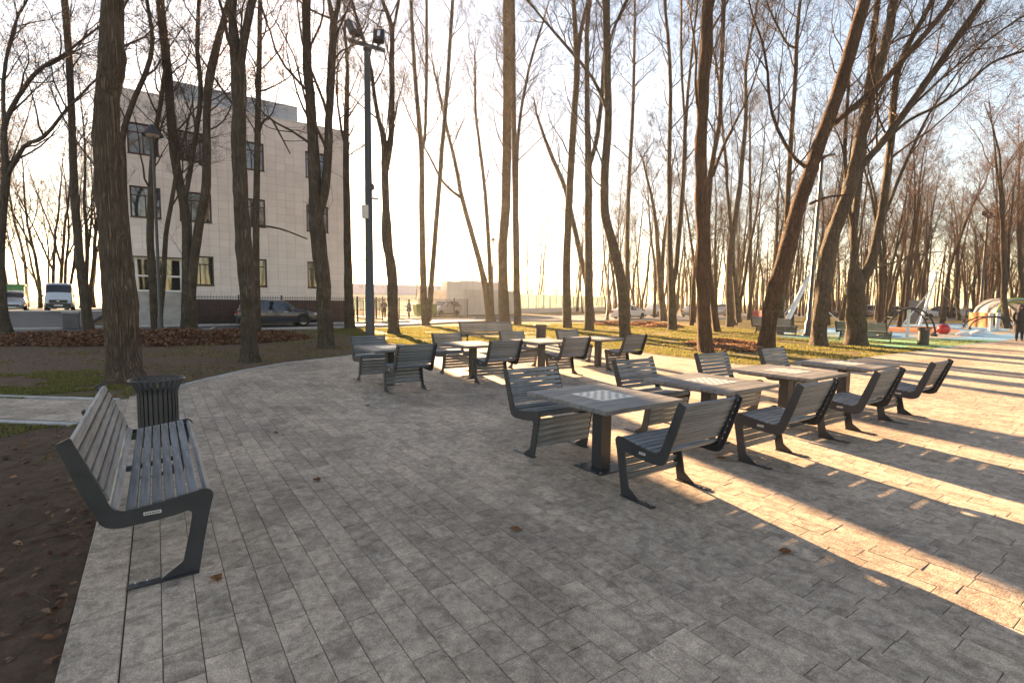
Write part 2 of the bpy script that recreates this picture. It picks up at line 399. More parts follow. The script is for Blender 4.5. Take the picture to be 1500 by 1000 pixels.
kerb('kerb_north', [(-.30, 11.13), (.24, 11.88), (.95, 12.93), (1.8, 13.98), (2.9, 14.98), (4.85, 15.88), (7, 16.93), (9, 17.63), (11, 17.93), (12.8, 17.78), (13.5, 17.2), (13.8, 16), (13.75, 14), (13.6, 11), (13.57, 9), (13.65, 8.3), (13.95, 7.75), (14.5, 7.4), (15.5, 7.25), (18, 7.12), (42, 7.12)], .09, 'kerb_pale', z=.006, seg=.9)
# pavers cut to fit along the curved edge
KP = [(-.30, 11.13), (.24, 11.88), (.95, 12.93), (1.8, 13.98), (2.9, 14.98), (4.85, 15.88), (7, 16.93), (9, 17.63), (11, 17.93), (12.8, 17.78), (13.5, 17.2), (13.8, 16), (13.75, 14), (13.6, 11), (13.57, 9), (13.65, 8.3), (13.95, 7.75), (14.5, 7.4), (15.5, 7.25), (18, 7.12), (46, 7.12)]
cutp = MB()
for (x0, y0), (x1, y1) in zip(KP[:-1], KP[1:]):
    d = Vector((x1-x0, y1-y0)); L = d.length; d /= L; nr = Vector((d.y, -d.x))*.42; n = max(1, int(L/.33))
    for q in range(n):
        a = Vector((x0, y0))+d*(L*q/n+.002); b = Vector((x0, y0))+d*(L*(q+1)/n-.002)
        cutp.add([(a.x, a.y, -.0035), (a.x+nr.x, a.y+nr.y, -.0035), (b.x+nr.x, b.y+nr.y, -.0035), (b.x, b.y, -.0035)], [(0, 1, 2, 3)])
cutp.build('cut_pavers', 'paver', plaza, kind='stuff')
cutp = MB().box(-.44, -.205, 10.96, 11.2, -.02, -.002).box(-.62, -.44, 9.0, 10.95, -.02, -.004); cutp.build('cut_pavers', 'paver', plaza, kind='stuff')
# uneven soil of the bed beside the kerb
nx_, ny_ = 120, 210; sv = []
for j in range(ny_+1):
    for i in range(nx_+1):
        X = -5.2+4.755*i/nx_; Y = .2+8.6*j/ny_
        hgt_ = .028*mnoise.noise(Vector((X*1.1, Y*1.1, 1)))+.022*mnoise.noise(Vector((X*4.2, Y*4.2, 5)))+.016*mnoise.noise(Vector((X*11, Y*11, 9)))
        ed = min(1, (i/nx_)*6, j/14, (ny_-j)/14)
        sv.append((X, Y, -.034+(.020+hgt_)*ed))
MB().add(sv, [(j*(nx_+1)+i, j*(nx_+1)+i+1, (j+1)*(nx_+1)+i+1, (j+1)*(nx_+1)+i) for j in range(ny_) for i in range(nx_)]).build('soil_bed', 'ground', None, True, kind='structure')
# ---- side path joining from the west
SP = [(-.42, 9.0), (-.42, 10.85), (-1.05, 11.15), (-7.5, 16.6), (-8.55, 15.35), (-1.1, 9.15)]
sp = sheet('side_path', SP, -.010, 'joint_sand')
dx, dy = Vector((-.764, .645)), Vector((.645, .764))
o0 = Vector((-.62, 9.0)); stuff = MB()
for rr in range(0, 9):
    s_ = -.3 - rng.random()*.3
    while s_ < 10:
        L = rng.choice(LENS); ang = math.atan2(-dx.x, dx.y)
        cx = o0 + dx*(s_+L/2) + dy*(.02+.166*rr+.083)
        ok = all(inside((cx.x+dx.x*a*L/2+dy.x*b*.083, cx.y+dx.y*a*L/2+dy.y*b*.083), SP) for a in (-1, 1) for b in (-1, 1))
        if ok:
            vs, fs = paver_geo(L)
            ca, sa = math.cos(ang), math.sin(ang)
            stuff.add([(cx.x+v[0]*ca-v[1]*sa, cx.y+v[0]*sa+v[1]*ca, v[2]-.002) for v in vs], fs)
        s_ += L
stuff.build('pavers', 'paver', sp, kind='stuff')
kerb('path_kerb', [(-1.0, 9.10), (-8.5, 15.42)], .10, 'kerb_pale', z=.012, seg=1.0, side=-1)
kerb('path_kerb', [(-.62, 10.93), (-7.5, 16.7)], .10, 'kerb_pale', z=.012, seg=1.0, side=-1)

# ================================================================== road and parking beyond the lawn
NEAR = [(-70, 33.6), (-3, 32.6), (2, 32.0), (10, 32.0), (15, 33.8), (19, 35.6), (24, 37.6), (27, 36.4), (31, 34.6), (41, 32.8), (56, 33.5), (90, 38), (160, 50)]
FAR = [(160, 66), (100, 62), (60, 56), (40, 51), (30, 50.3), (26, 52), (22, 55), (17.5, 55), (17.3, 45), (16.8, 38.2), (13, 37.6), (-3.2, 37.5), (-3.4, 37.2), (-70, 37.2)]
sheet('road', NEAR+FAR, -.022, 'asphalt')
kerb('road_kerb', [(-3, 32.5), (2, 31.9), (10, 31.9), (15, 33.7), (19, 35.5), (24, 37.5), (27, 36.3), (31, 34.5), (41, 32.7), (56, 33.4)], .15, 'kerb_pale', z=.10, seg=2.0, side=-1)
kerb('road_kerb', [(-3.2, 37.5), (13, 37.55), (16.6, 38.1)], .15, 'kerb_pale', z=.10, seg=2.0)
sheet('pavement', [(-3.2, 37.66), (13, 37.7), (16.4, 38.2), (16.4, 38.6), (-3.2, 38.6)], .06, 'concrete')
sheet('marking', [(-.2, 33.2), (-.1, 33.2), (.5, 36.4), (.4, 36.4)], -.018, 'road_paint')
sheet('marking', [(2.3, 33.2), (2.4, 33.2), (3.0, 36.4), (2.9, 36.4)], -.018, 'road_paint')
# planted island behind the railing
ISL = [(18.4, 45.0), (21, 43.6), (24.2, 43.4), (26.2, 44.4), (27.3, 46.2), (27.4, 49), (26.0, 51.4), (19.2, 51.6)]
MB().prism(ISL, -.1, .02).build('planted_island', 'ground', kind='structure')
kerb('island_kerb', ISL+[ISL[0]], .15, 'kerb_pale', z=.09, seg=1.6, side=-1)
# asphalt slope rising to the terrace where van and car stand
MB().add([(-60, 37.4, -.018), (-3.6, 37.4, -.018), (-3.6, 60.4, .41), (-60, 60.4, .41), (-60, 37.4, -.3), (-3.6, 37.4, -.3), (-3.6, 60.4, -.3), (-60, 60.4, -.3)], [(0, 1, 2, 3), (0, 4, 5, 1), (1, 5, 6, 2), (3, 2, 6, 7), (0, 3, 7, 4), (4, 7, 6, 5)]).build('parking_slope', 'asphalt', kind='structure')
MB().box(-80, -3.5, 60.42, 100, -.2, .41).build('terrace', 'asphalt', kind='structure')
kb = MB(); kt = link('terrace_kerb', MB().box(-40, -3.6, 60.30, 60.415, .2, .405).mesh('terrace_kerb', 'kerb_pale'), kind='structure')
for q in range(18): MB().box(-40+2.02*q, -40+2.02*q+2.0, 60.2, 60.41, .407, .50).build('kerb_stone', 'white_frame', kt)
kerb('road_kerb', [(-40, 37.15), (-4.3, 37.15)], .2, 'kerb_pale', z=.05, seg=2.0)
w = thing('capped_post', 'square dark grey post with flat cap at the foot of the asphalt slope', 'post', (-3.85, 36.9, 0))
MB().box(-.33, .33, -.3, .3, 0, .82).build('shaft', 'concrete_dark', w); MB().box(-.37, .37, -.34, .34, .822, .93).build('cap', 'concrete', w)

# ================================================================== chess tables, chairs, benches, bins
PROF = [(.366, 0), (.40, .20), (.43, .36), (.447, .438), (.458, .475), (.458, .500), (.446, .520), (.425, .533), (.398, .534), (.30, .517), (.194, .498), (.09, .484), (.02, .478), (-.012, .482), (-.040, .492), (-.058, .51), (-.072, .54),
        (-.09, .59), (-.125, .686), (-.18, .836), (-.222, .945), (-.231, .953), (-.242, .95), (-.284, .928), (-.291, .918), (-.288, .905), (-.252, .80), (-.216, .684), (-.17, .56), (-.134, .465), (-.118, .425), (-.09, .398), (-.05, .385), (-.01, .381),
        (.06, .383), (.156, .388), (.26, .400), (.316, .412), (.336, .40), (.338, .375), (.32, .27), (.285, .10), (.275, .086), (.19, .03), (.165, .012), (.165, 0)]
def frame_side(parent, x, sgn, plate=False):
    fr = MB().plate(PROF, x-.006, x+.006).build('side_frame', 'steel_dark', parent)
    MB().box(x-.03, x+.03, -.005, .365, 0, .009).build('foot', 'steel_dark', parent)
    # flange carrying the slats, bolted through
    pts = [(-.262, .925), (-.155, .625), (-.098, .475), (-.03, .436), (.2, .46), (.40, .492), (.41, .42), (.372, .13)]
    fl = MB()
    xa, xb = (x+.0065, x+.045) if sgn > 0 else (x-.045, x-.0065)
    for (a, b) in zip(pts[:-1], pts[1:]):
        d = Vector((b[0]-a[0], b[1]-a[1])).normalized(); nn = Vector((-d.y, d.x))*.004
        if a == pts[6] and plate: continue
        vs = []
        for xx in (xa, xb):
            for p, s_ in ((a, 1), (b, 1), (b, -1), (a, -1)): vs.append((xx, p[0]+nn.x*s_, p[1]+nn.y*s_))
        fl.add(vs, [(0, 1, 2, 3), (7, 6, 5, 4), (0, 4, 5, 1), (1, 5, 6, 2), (2, 6, 7, 3), (3, 7, 4, 0)])
    fl.build('flange', 'steel_dark', fr)
    bo = MB()
    for i in range(7):
        t = i/6; y = -.252+.135*t; z = .905-.375*t
        nx = Vector((-.94, -.34))
        for yy in (0,): bo.lathe([(.0075, 0), (.006, .004), (.001, .006)], 6)
        k = len(bo.v)-18
        for q in range(k, len(bo.v)):
            v = bo.v[q]; bo.v[q] = (xa*.45+xb*.55+v[0], y-.008-v[2]*1.2, z+v[1])
    bo.build('bolts', 'bolt_metal', fr, kind='stuff')
    bo2 = MB()
    for yy in (.04, .10): bo2.lathe([(.012, .009), (.012, .016), (.004, .019)], 8, (x+(.016 if sgn > 0 else -.016), yy, 0))
    bo2.build('anchor_bolts', 'bolt_metal', fr, kind='stuff')
def slat_mesh(L, w, t=.026, key={}):
    k = (round(L, 3), w, t)
    if k not in key:
        b = .004; mb = MB()
        sec = [(-w/2, -t/2), (w/2, -t/2), (w/2, t/2-b), (w/2-b, t/2), (-w/2+b, t/2), (-w/2, t/2-b)]
        n = len(sec); n_ = [(-L/2, y, z) for y, z in sec]+[(L/2, y, z) for y, z in sec]
        mb.add(n_, [tuple(range(n)), tuple(range(2*n-1, n-1, -1))]+[(i, n+i, n+(i+1) % n, (i+1) % n) for i in range(n)])
        key[k] = mb.mesh('slat', 'slat_wood')
    return key[k]
def slats(parent, W, apron, nb=7, ns=6, na=5):
    L = W-.016
    me = slat_mesh(L, .047 if apron else .056, .03)
    for i in range(nb):                                   # backrest
        t = (i+.5)/nb; y = -.247+(-.088+.247)*t+.012; z = .930+(.545-.930)*t
        link('back_slat', me, parent, loc=(0, y, z), rot=(R(-69), 0, 0))
    link('back_slat', slat_mesh(L, .05), parent, loc=(0, -.052, .492), rot=(R(-40), 0, 0))
    for i in range(ns):
        t = (i+.5)/ns; y = .0+t*.385; z = .472+t*.043
        link('seat_slat', slat_mesh(L, .052), parent, loc=(0, y, z), rot=(R(7.5), 0, 0))
    link('seat_slat', slat_mesh(L, .044), parent, loc=(0, .428, .500), rot=(R(-45), 0, 0))
    if apron:
        for i in range(na):
            t = (i+.5)/na; link('front_slat', slat_mesh(L, .058), parent, loc=(0, .430-.055*t, .455-.335*t), rot=(R(-81), 0, 0))
def chair(label):
    t = thing('park_chair', label, 'chair', group='slatted chairs at the chess tables')
    W = .78
    frame_side(t, -W/2, 1); frame_side(t, W/2, -1); slats(t, W, True)
    pl = MB().box(-W/2-.0085, -W/2-.0062, .10, .17, .432, .452).build('maker_plate', 'plate_white', t)
    mk = MB()
    for i in range(6): mk.box(-W/2-.0092, -W/2-.0086, .106+.01*i, .112+.01*i, .438, .446)
    mk.build('plate_marks', 'black_plastic', pl, kind='stuff')
    return t
def table(label):
    t = thing('chess_table', label, 'table', group='chess tables on the paving')
    key = {}
    n = 7; D = 1.20; Wd = 1.10; pw = D/n
    me = MB().cbox(-Wd/2, Wd/2, -pw/2+.0025, pw/2-.0025, -.042, 0, .003).mesh('plank', 'table_wood')
    for i in range(n): link('plank', me, t, loc=(0, -D/2+pw*(i+.5), .775))
    MB().box(-.46, .46, -.48, .48, .705, .732).build('top_frame', 'steel_dark', t)
    MB().box(-.07, .07, -.07, .07, .012, .704).build('post', 'steel_dark', t)
    bp = MB().cbox(-.20, .20, -.20, .20, 0, .012, .003).build('base_plate', 'steel_dark', t)
    bo = MB()
    for sx in (-1, 1):
        for sy in (-1, 1): bo.lathe([(.012, .012), (.012, .024), (.005, .028)], 8, (sx*.16, sy*.16, 0))
    bo.build('anchor_bolts', 'bolt_metal', bp, kind='stuff')
    bd = MB().box(-.235, .235, -.235, .235, .7752, .778).build('board_plate', 'plate_white', t)
    MB().add([(-.21, -.21, 0), (.21, -.21, 0), (.21, .21, 0), (-.21, .21, 0)], [(0, 1, 2, 3)]).build('chess_board', 'chess_print', bd).location = (0, 0, .7786)
    return t
rowA = [3.82, 5.69, 7.57, 9.45]; rowB = [3.95, 5.95, 7.95, 9.92]
ordi = ['first', 'second', 'third', 'last']
frontword = ['nearest kerb bench', 'second from kerb bench', 'third from kerb bench', 'farthest from kerb bench']
ch0 = tb0 = None
for r_, (xs, yt, ya, yb) in enumerate(((rowA, 3.82, 2.784, 4.826), (rowB, 10.13, 9.03, 11.22))):
    where = 'in open paving row' if r_ == 0 else 'in row by lawn'
    for i, X in enumerate(xs):
        lab = 'grey plank chess table with inlaid board, %s, %s' % (frontword[i], where)
        tb = table(lab) if tb0 is None else copy_tree(tb0); tb0 = tb0 or tb
        tb['label'] = lab; tb.location = (X, yt, .001)
        for Y, rz, w_ in ((ya, 0, 'facing the building'), (yb, math.pi, 'facing away from building')):
            lab = 'slatted chair %s, table %s %s' % (w_, frontword[i], where)
            c_ = chair(lab) if ch0 is None else copy_tree(ch0); ch0 = ch0 or c_
            c_['label'] = lab; c_.location = (X+random.uniform(-.015, .015), Y, .002); c_.rotation_euler = (0, 0, rz+random.uniform(-.02, .02))
def bench(label, W, loc, rz, apron, group='long slatted benches'):
    t = thing('park_bench', label, 'bench', loc, rz, group)
    frame_side(t, -W/2, 1, not apron); frame_side(t, W/2, -1, not apron)
    fm = MB().plate([(-.11, .47), (-.03, .435), (.38, .485), (.38, .455), (-.03, .40), (-.14, .45), (-.285, .90), (-.268, .915)], -.02, .02).build('middle_support', 'steel_dark', t)
    slats(t, W, apron, nb=6 if not apron else 7, ns=6)
    MB().box(W/2+.0062, W/2+.0085, .09, .18, .432, .452).build('maker_plate', 'plate_white', t)
    mk = MB()
    for i in range(7): mk.box(W/2+.0086, W/2+.0092, .098+.011*i, .105+.011*i, .438, .446)
    mk.build('plate_marks', 'black_plastic', t, kind='stuff')
    return t
# faces +X : local +y -> world +X  => rz = -90 deg
bench('long grey blue slatted bench on the stone kerb beside the waste bin', 2.30, (-.197, 3.735+1.15, .003), R(-90), False)
bench('long slatted bench standing at the far end of the chess plaza before the lawn', 2.35, (10.55, 16.75, .002), math.pi, False)
bench('black slatted bench behind the stout forked trunk at the play area', 2.2, (28.1, 10.7, -.01), R(-90), True)
bench('black slatted bench beside the big leaning trunk at the play area', 2.4, (29.4, 15.8, -.01), R(-92), True)
def litter_bin(label, loc):
    t = thing('litter_bin', label, 'bin', loc, 0, 'round slatted litter bins')
    n = 26; me = None
    for k in range(n):
        a = 2*math.pi*k/n; mb = MB()
        if me is None:
            prof = [(.205, .03), (.205, .62), (.215, .66), (.235, .70), (.275, .775)]
            vs = []
            for (r, z) in prof:
                for dr, dyy in ((0, -.017), (0, .017), (-.006, .017), (-.006, -.017)): vs.append((r+dr, dyy, z))
            fs = [(3, 2, 1, 0), (16, 17, 18, 19)]
            for q in range(4):
                for j in range(4): fs.append((q*4+j, q*4+(j+1) % 4, q*4+4+(j+1) % 4, q*4+4+j))
            me = MB().add(vs, fs).mesh('slat', 'bin_steel')
        link('slat', me, t, rot=(0, 0, a))
    rr = MB(); N_ = 40
    rr.tube([(.28*math.cos(2*math.pi*i/N_), .28*math.sin(2*math.pi*i/N_), .78) for i in range(N_+1)], .009, 6); rr.build('rim', 'bin_steel', t, True)
    MB().lathe([(.185, .035), (.19, .64), (.18, .64), (.178, .05)], 28, close=True).build('liner', 'black_plastic', t, True)
    MB().lathe([(.198, 0), (.198, .03)], 28).build('base', 'steel_dark', t, True)
    return t
litter_bin('dark slatted litter bin with flared rim standing beside the long kerb bench', (-.02, 7.36, .003))
litter_bin('small dark litter bin at the lawn end of the chess plaza', (13.1, 16.75, .0))
litter_bin('brown grey litter bin between play area and paved path', (28.1, 8.25, -.01))
TREES = [
 ('dark forking tree at the edge of the sloping car park',[
   [(-5.76,32.52,0,0.35),(-5.8,32.54,1.22,0.226),(-5.75,32.51,3.07,0.174),(-5.55,32.37,5.21,0.154),(-5.32,32.21,7.08,0.144),(-5.23,32.15,9.25,0.103),(-4.45,31.6,10.87,0.084),(-3.78,31.14,11.75,0.075),(-2.89,30.52,12.37,0.055)],
   [(-5.33,32.22,6.96,0.093),(-4.58,31.69,8.37,0.084),(-3.81,31.16,8.82,0.075),(-2.87,30.51,10.1,0.055)],
   [(-5.24,32.15,9.1,0.082),(-5.18,32.11,11.15,0.072),(-4.68,31.76,13.46,0.052),(-4.13,31.38,14.61,0.042)],
  ],14,1.4,0,0),
 ('slim straight dark tree next to the dark capped post',[
   [(-2.76,32.84,0,0.243),(-2.89,32.93,1.55,0.193),(-2.98,33,3.16,0.181),(-3.06,33.05,6.85,0.168),(-3,33.01,10.46,0.143),(-2.98,33,13.11,0.143),(-3.02,33.02,15.72,0.142)],
  ],18,1.2,0,0),
 ('thickest trunk with deeply furrowed bark and a reddish scar behind the waste bin',[
   [(-0.58,13.51,0,0.373),(-0.6,13.52,0.52,0.319),(-0.6,13.53,1.56,0.297),(-0.63,13.55,2.38,0.28),(-0.66,13.56,3.14,0.263),(-0.71,13.6,4.31,0.246),(-0.69,13.59,5.15,0.22),(-0.64,13.55,5.83,0.204),(-0.56,13.49,6.43,0.231),(-0.53,13.48,6.94,0.195),(-0.49,13.45,7.68,0.184)],
  ],17,0.9,0,0.45),
 ('thin crooked tree half hidden behind the thickest trunk',[
   [(-0.88,30.22,0,0.17),(-0.91,30.24,2.87,0.133),(-1.01,30.31,5.59,0.12),(-1,30.3,7.9,0.12),(-0.97,30.28,9.13,0.12),(-0.58,30.01,10.54,0.109),(0.07,29.56,12.18,0.098),(0.3,29.4,13.5,0.086),(0.16,29.5,15.16,0.074)],
  ],15,1.3,0,0),
 ('pair of slender stems in front of the entrance steps',[
   [(-0.03,30.98,0,0.22),(-0.09,31.02,2.93,0.168),(-0.09,31.03,5.06,0.154),(0.15,30.86,8.71,0.129),(0.43,30.66,10.45,0.104),(0.63,30.52,11.6,0.091)],
   [(0.06,30.92,0.07,0.143),(0.38,30.7,2.94,0.117),(0.52,30.6,4.7,0.104),(0.84,30.38,6.58,0.092),(1.17,30.15,8.53,0.066)],
  ],11,1.4,0,0),
 ('twin trunked tree dividing low next to the entrance steps',[
   [(1.32,30.36,0,0.404),(1.36,30.33,1.27,0.337),(1.36,30.34,3.64,0.229),(1.37,30.32,5.84,0.215),(1,30.58,8.8,0.199),(0.88,30.67,12.4,0.185),(0.68,30.81,15.92,0.184)],
   [(1.42,30.29,1.27,0.229),(1.59,30.17,3.24,0.216),(1.95,29.92,5.65,0.204),(2.25,29.72,7.31,0.205),(2.37,29.63,10.63,0.164),(2.56,29.5,12.49,0.192),(3.08,29.13,14.7,0.139),(3.39,28.92,15.96,0.111)],
   [(1.4,30.31,6.64,0.107),(1.7,30.09,8.45,0.108),(2.15,29.78,11.52,0.109),(2.08,29.83,13.65,0.095),(2.21,29.74,15.94,0.081)],
  ],18,1.1,0,0),
 ('lumpy mossy trunk standing in front of the dark parked car',[
   [(2.12,16,0,0.269),(2.12,16,0.54,0.214),(2.11,16,0.89,0.198),(2.1,16.01,1.88,0.19),(2.07,16.03,3.12,0.213),(2.02,16.07,4.68,0.189),(2.03,16.06,6.41,0.173),(2.05,16.04,7.75,0.173),(1.98,16.1,8.9,0.109),(2,16.08,9.69,0.094)],
   [(2.06,16.04,7.61,0.11),(2.21,15.93,8.71,0.102),(2.42,15.79,9.69,0.095)],
  ],17,1,0,1.1),
 ('slim tree with clinging brown leaves against the pale facade',[
   [(4.29,29.62,0,0.223),(4.37,29.57,4.56,0.163),(4.55,29.44,9.82,0.149),(4.73,29.32,14.09,0.119),(4.82,29.26,16.58,0.104)],
   [(4.56,29.44,10.29,0.059),(5.06,29.09,10.9,0.06),(5.49,28.79,10.1,0.045),(5.9,28.5,9.12,0.03)],
   [(4.45,29.51,5.5,0.045),(5.4,28.85,5.34,0.045),(6.55,28.05,4.83,0.031)],
  ],16,1.4,1,0),
 ('grey tree forking at second window height beside the tall floodlight mast',[
   [(5.09,19.28,-0,0.306),(5.05,19.31,1.45,0.251),(5.03,19.32,2.49,0.251),(4.91,19.41,3.99,0.272),(4.86,19.44,4.98,0.239),(4.81,19.47,6.8,0.195),(4.77,19.5,8.26,0.173),(4.7,19.55,9.8,0.151),(4.7,19.55,12.14,0.14)],
   [(4.96,19.37,4.84,0.152),(5.18,19.22,5.97,0.153),(5.29,19.14,8.04,0.131),(5.4,19.07,10.04,0.131),(5.47,19.02,11.24,0.121),(5.33,19.12,12.15,0.066)],
   [(5.45,19.03,11.13,0.088),(5.64,18.9,12.15,0.077)],
  ],17,1,0,0.6),
 ('slim tree at the far corner of the pale building',[
   [(9.59,30.93,0,0.328),(9.54,30.96,1.68,0.274),(9.53,30.97,3.39,0.237),(9.51,30.99,7.09,0.2),(9.52,30.98,11.11,0.164),(9.63,30.9,15.04,0.109),(9.53,30.97,17.02,0.073)],
   [(9.55,30.96,10.48,0.073),(9.3,31.13,11.65,0.073),(9.12,31.25,13.46,0.054)],
  ],14,1.2,0,0.5),
 ('knobbly trunk right beside the tall floodlight mast',[
   [(10.45,26.15,0,0.315),(10.43,26.16,1.72,0.265),(10.35,26.22,3.6,0.248),(10.18,26.33,4.88,0.248),(10.11,26.38,8.31,0.165),(10.07,26.41,10.09,0.148),(9.79,26.61,11.5,0.099),(9.46,26.83,14.08,0.098),(8.88,27.24,16.49,0.081)],
   [(10.17,26.34,8.49,0.132),(10.39,26.19,10.44,0.149),(10.44,26.15,13.59,0.132),(10.43,26.16,15.68,0.116),(10.06,26.42,17.01,0.082)],
   [(10.42,26.17,15,0.066),(10.78,25.92,17.02,0.066)],
  ],17,1.1,0,1),
 ('very narrow V shaped tree on the sunlit lawn by the railing',[
   [(15.63,33.16,0,0.309),(15.52,33.24,1.73,0.243),(15.41,33.31,8.34,0.199),(15.39,33.33,12.12,0.177),(15.02,33.59,17.45,0.132),(14.84,33.71,21.88,0.11)],
   [(15.79,33.05,0.29,0.199),(16.07,32.86,4.83,0.177),(16.47,32.58,10.67,0.155),(16.85,32.32,16.36,0.133),(17.15,32.11,21.9,0.111)],
   [(15.39,33.33,11.94,0.11),(15.58,33.2,12.95,0.11),(15.7,33.11,17.46,0.111),(15.71,33.11,21.89,0.088)],
  ],19,0.7,0,0),
 ('leaning tree with one long side bough behind the empty bench',[
   [(23.26,36.64,0,0.43),(22.81,36.94,3.21,0.268),(21.95,37.55,7.17,0.214),(21.24,38.04,10.24,0.187),(20.77,38.37,13.01,0.16),(20.21,38.75,15.74,0.133),(19.52,39.23,19.53,0.106)],
   [(21.28,38.01,10.13,0.134),(19.98,38.91,11.45,0.107),(18.91,39.65,13.81,0.08)],
   [(23.35,36.57,0.06,0.242),(23.13,36.72,5.21,0.188),(22.87,36.9,9.71,0.161),(22.57,37.11,13.03,0.134),(22.14,37.41,17.13,0.107),(22.08,37.45,20.63,0.08)],
  ],13,1,0,0),
 ('tall straight dark trunk directly behind the empty bench',[
   [(22.86,33.97,0,0.457),(22.69,34.09,5.3,0.355),(22.88,33.96,9.28,0.355),(22.89,33.95,13.2,0.355),(22.89,33.95,18.34,0.33),(22.86,33.97,22.13,0.33),(22.84,33.99,24.62,0.355)],
  ],22,1,0,0),
 ('pale narrow double stem between bench and bin on the lawn edge',[
   [(22.46,31.61,0,0.288),(22.31,31.71,6.38,0.24),(22.12,31.84,13.83,0.192),(21.95,31.96,23.41,0.168)],
   [(22.33,31.7,8.89,0.144),(22.36,31.67,13.83,0.12),(22.97,31.25,18.68,0.096),(23.75,30.71,21.78,0.072)],
  ],20,1.2,0,0),
 ('straight tree rising behind the bin at the plaza end',[
   [(22.73,26.19,0,0.319),(22.63,26.26,4.11,0.255),(22.7,26.21,8.76,0.234),(22.85,26.11,13.31,0.212),(22.97,26.02,16.67,0.191),(22.81,26.13,19.8,0.149),(22.72,26.2,21.05,0.127)],
   [(22.98,26.02,16.41,0.127),(23.12,25.92,18.96,0.127),(23.51,25.65,21.06,0.106)],
  ],19,1.2,0,0),
 ('straight tree forking high behind the last chess table',[
   [(22.94,24.29,0,0.304),(22.81,24.38,5.15,0.243),(22.73,24.44,9.58,0.223),(22.58,24.54,13.92,0.162),(22.5,24.6,18.16,0.142),(22.57,24.55,20.26,0.122)],
   [(22.75,24.42,10.21,0.142),(23.17,24.13,12.43,0.141),(23.37,23.99,16.06,0.121),(23.46,23.93,20.27,0.101)],
  ],18,1.2,0,0),
 ('strongly slanting tree behind the straight forking tree',[
   [(29,30.33,0,0.279),(28.59,30.62,2.96,0.229),(27.99,31.03,6,0.204),(27.07,31.67,10.49,0.179),(26,32.41,13.44,0.154),(25.27,32.92,15.73,0.103)],
  ],11,1.3,0,0),
 ('curved trunk bowing sideways just behind the last chess chair',[
   [(19.69,18.17,0,0.301),(19.57,18.25,1.5,0.254),(19.39,18.38,3.22,0.254),(18.92,18.7,5.16,0.223),(18.7,18.85,6.28,0.223),(18.66,18.88,7.89,0.207),(18.75,18.82,10.54,0.191),(18.67,18.88,13.08,0.175),(18.54,18.96,16.41,0.175)],
   [(18.65,18.89,11.26,0.08),(18.07,19.29,12.75,0.08),(16.46,20.41,14.89,0.065),(15.74,20.91,15.86,0.049)],
   [(18.65,18.89,13.85,0.08),(18.87,18.73,15.08,0.064),(19.36,18.39,16.42,0.063)],
  ],18,1.1,0,0),
 ('thin upright stem behind the curved trunk',[
   [(31.93,29.21,0,0.204),(31.71,29.36,7.55,0.179),(31.76,29.33,13.18,0.153),(31.85,29.26,18.7,0.127),(31.77,29.31,25.43,0.076)],
  ],17,1.4,0,0),
 ('spreading many stemmed tree beside the white sedans',[
   [(40.23,32.28,0,0.353),(39.7,32.64,5.55,0.236),(39.32,32.91,9.72,0.177),(38.7,33.34,12.9,0.119),(38.28,33.63,14.78,0.089)],
   [(39.98,32.45,3.28,0.206),(40.03,32.41,7.17,0.176),(40.35,32.19,11.01,0.117),(40.47,32.11,14.18,0.088)],
  ],13,1.6,0,0),
 ('tall tree forking near the ground at the long leaf heap',[
   [(27.58,21.39,0,0.296),(27.47,21.47,2.52,0.237),(27.35,21.55,4.1,0.178),(27.12,21.71,9.7,0.138),(27.04,21.77,15.15,0.118),(26.8,21.94,18.43,0.099),(26.57,22.1,20.45,0.079)],
   [(27.5,21.45,2.79,0.177),(27.67,21.33,4.32,0.157),(27.87,21.19,9.7,0.137),(27.88,21.19,12.99,0.117),(28.02,21.09,16.23,0.078),(28.27,20.91,20.48,0.058)],
   [(27.85,21.21,12.87,0.078),(27.53,21.43,17.3,0.078),(27.44,21.49,20.47,0.059)],
  ],18,1.1,0,0),
 ('thin leaning stem between the grey sedan and red brown trunk',[
   [(35.11,25.41,0,0.168),(35.16,25.37,4.12,0.119),(35.39,25.21,7.85,0.071)],
  ],9,1.5,0,0),
 ('straight red brown trunk right behind the second chess row',[
   [(16.09,11,-0,0.275),(15.98,11.08,1.36,0.233),(15.91,11.13,2.42,0.222),(15.83,11.18,4.28,0.222),(15.73,11.25,6.71,0.201),(15.71,11.27,9.09,0.19),(15.75,11.24,10.26,0.211),(15.75,11.24,11.99,0.179)],
  ],18,1,0,0.8),
 ('slanting tree tucked behind the red brown trunk',[
   [(28.31,18.65,0,0.217),(27.9,18.94,2.92,0.164),(27.69,19.08,5.06,0.146),(27.65,19.11,9.28,0.146),(27.98,18.88,12.39,0.127),(28,18.87,16.46,0.108),(28.03,18.85,19.46,0.09)],
   [(27.71,19.06,9.28,0.091),(28.35,18.62,11.37,0.09),(29.14,18.07,13.43,0.053)],
  ],18,1.2,0,0),
 ('double stemmed tree beyond the small leaf heap',[
   [(36.05,22.67,0,0.291),(35.85,22.82,4.56,0.224),(36,22.71,7.22,0.201),(36.3,22.5,10.66,0.178),(36.46,22.39,16.3,0.133),(36.34,22.47,19.32,0.11),(36.87,22.11,23.83,0.066)],
   [(36.64,22.26,0.32,0.222),(36.21,22.56,3.79,0.156),(35.5,23.06,10.64,0.112),(35.17,23.29,14.12,0.09),(34.58,23.7,19.01,0.068)],
  ],17,1.3,0,0),
 ('slender tree by the red plastic barriers',[
   [(56.38,32.93,0,0.233),(55.91,33.25,12.02,0.166),(55.46,33.56,21.96,0.1)],
  ],16,1.6,0,0),
 ('big heavily leaning trunk beside the small leaf heap',[
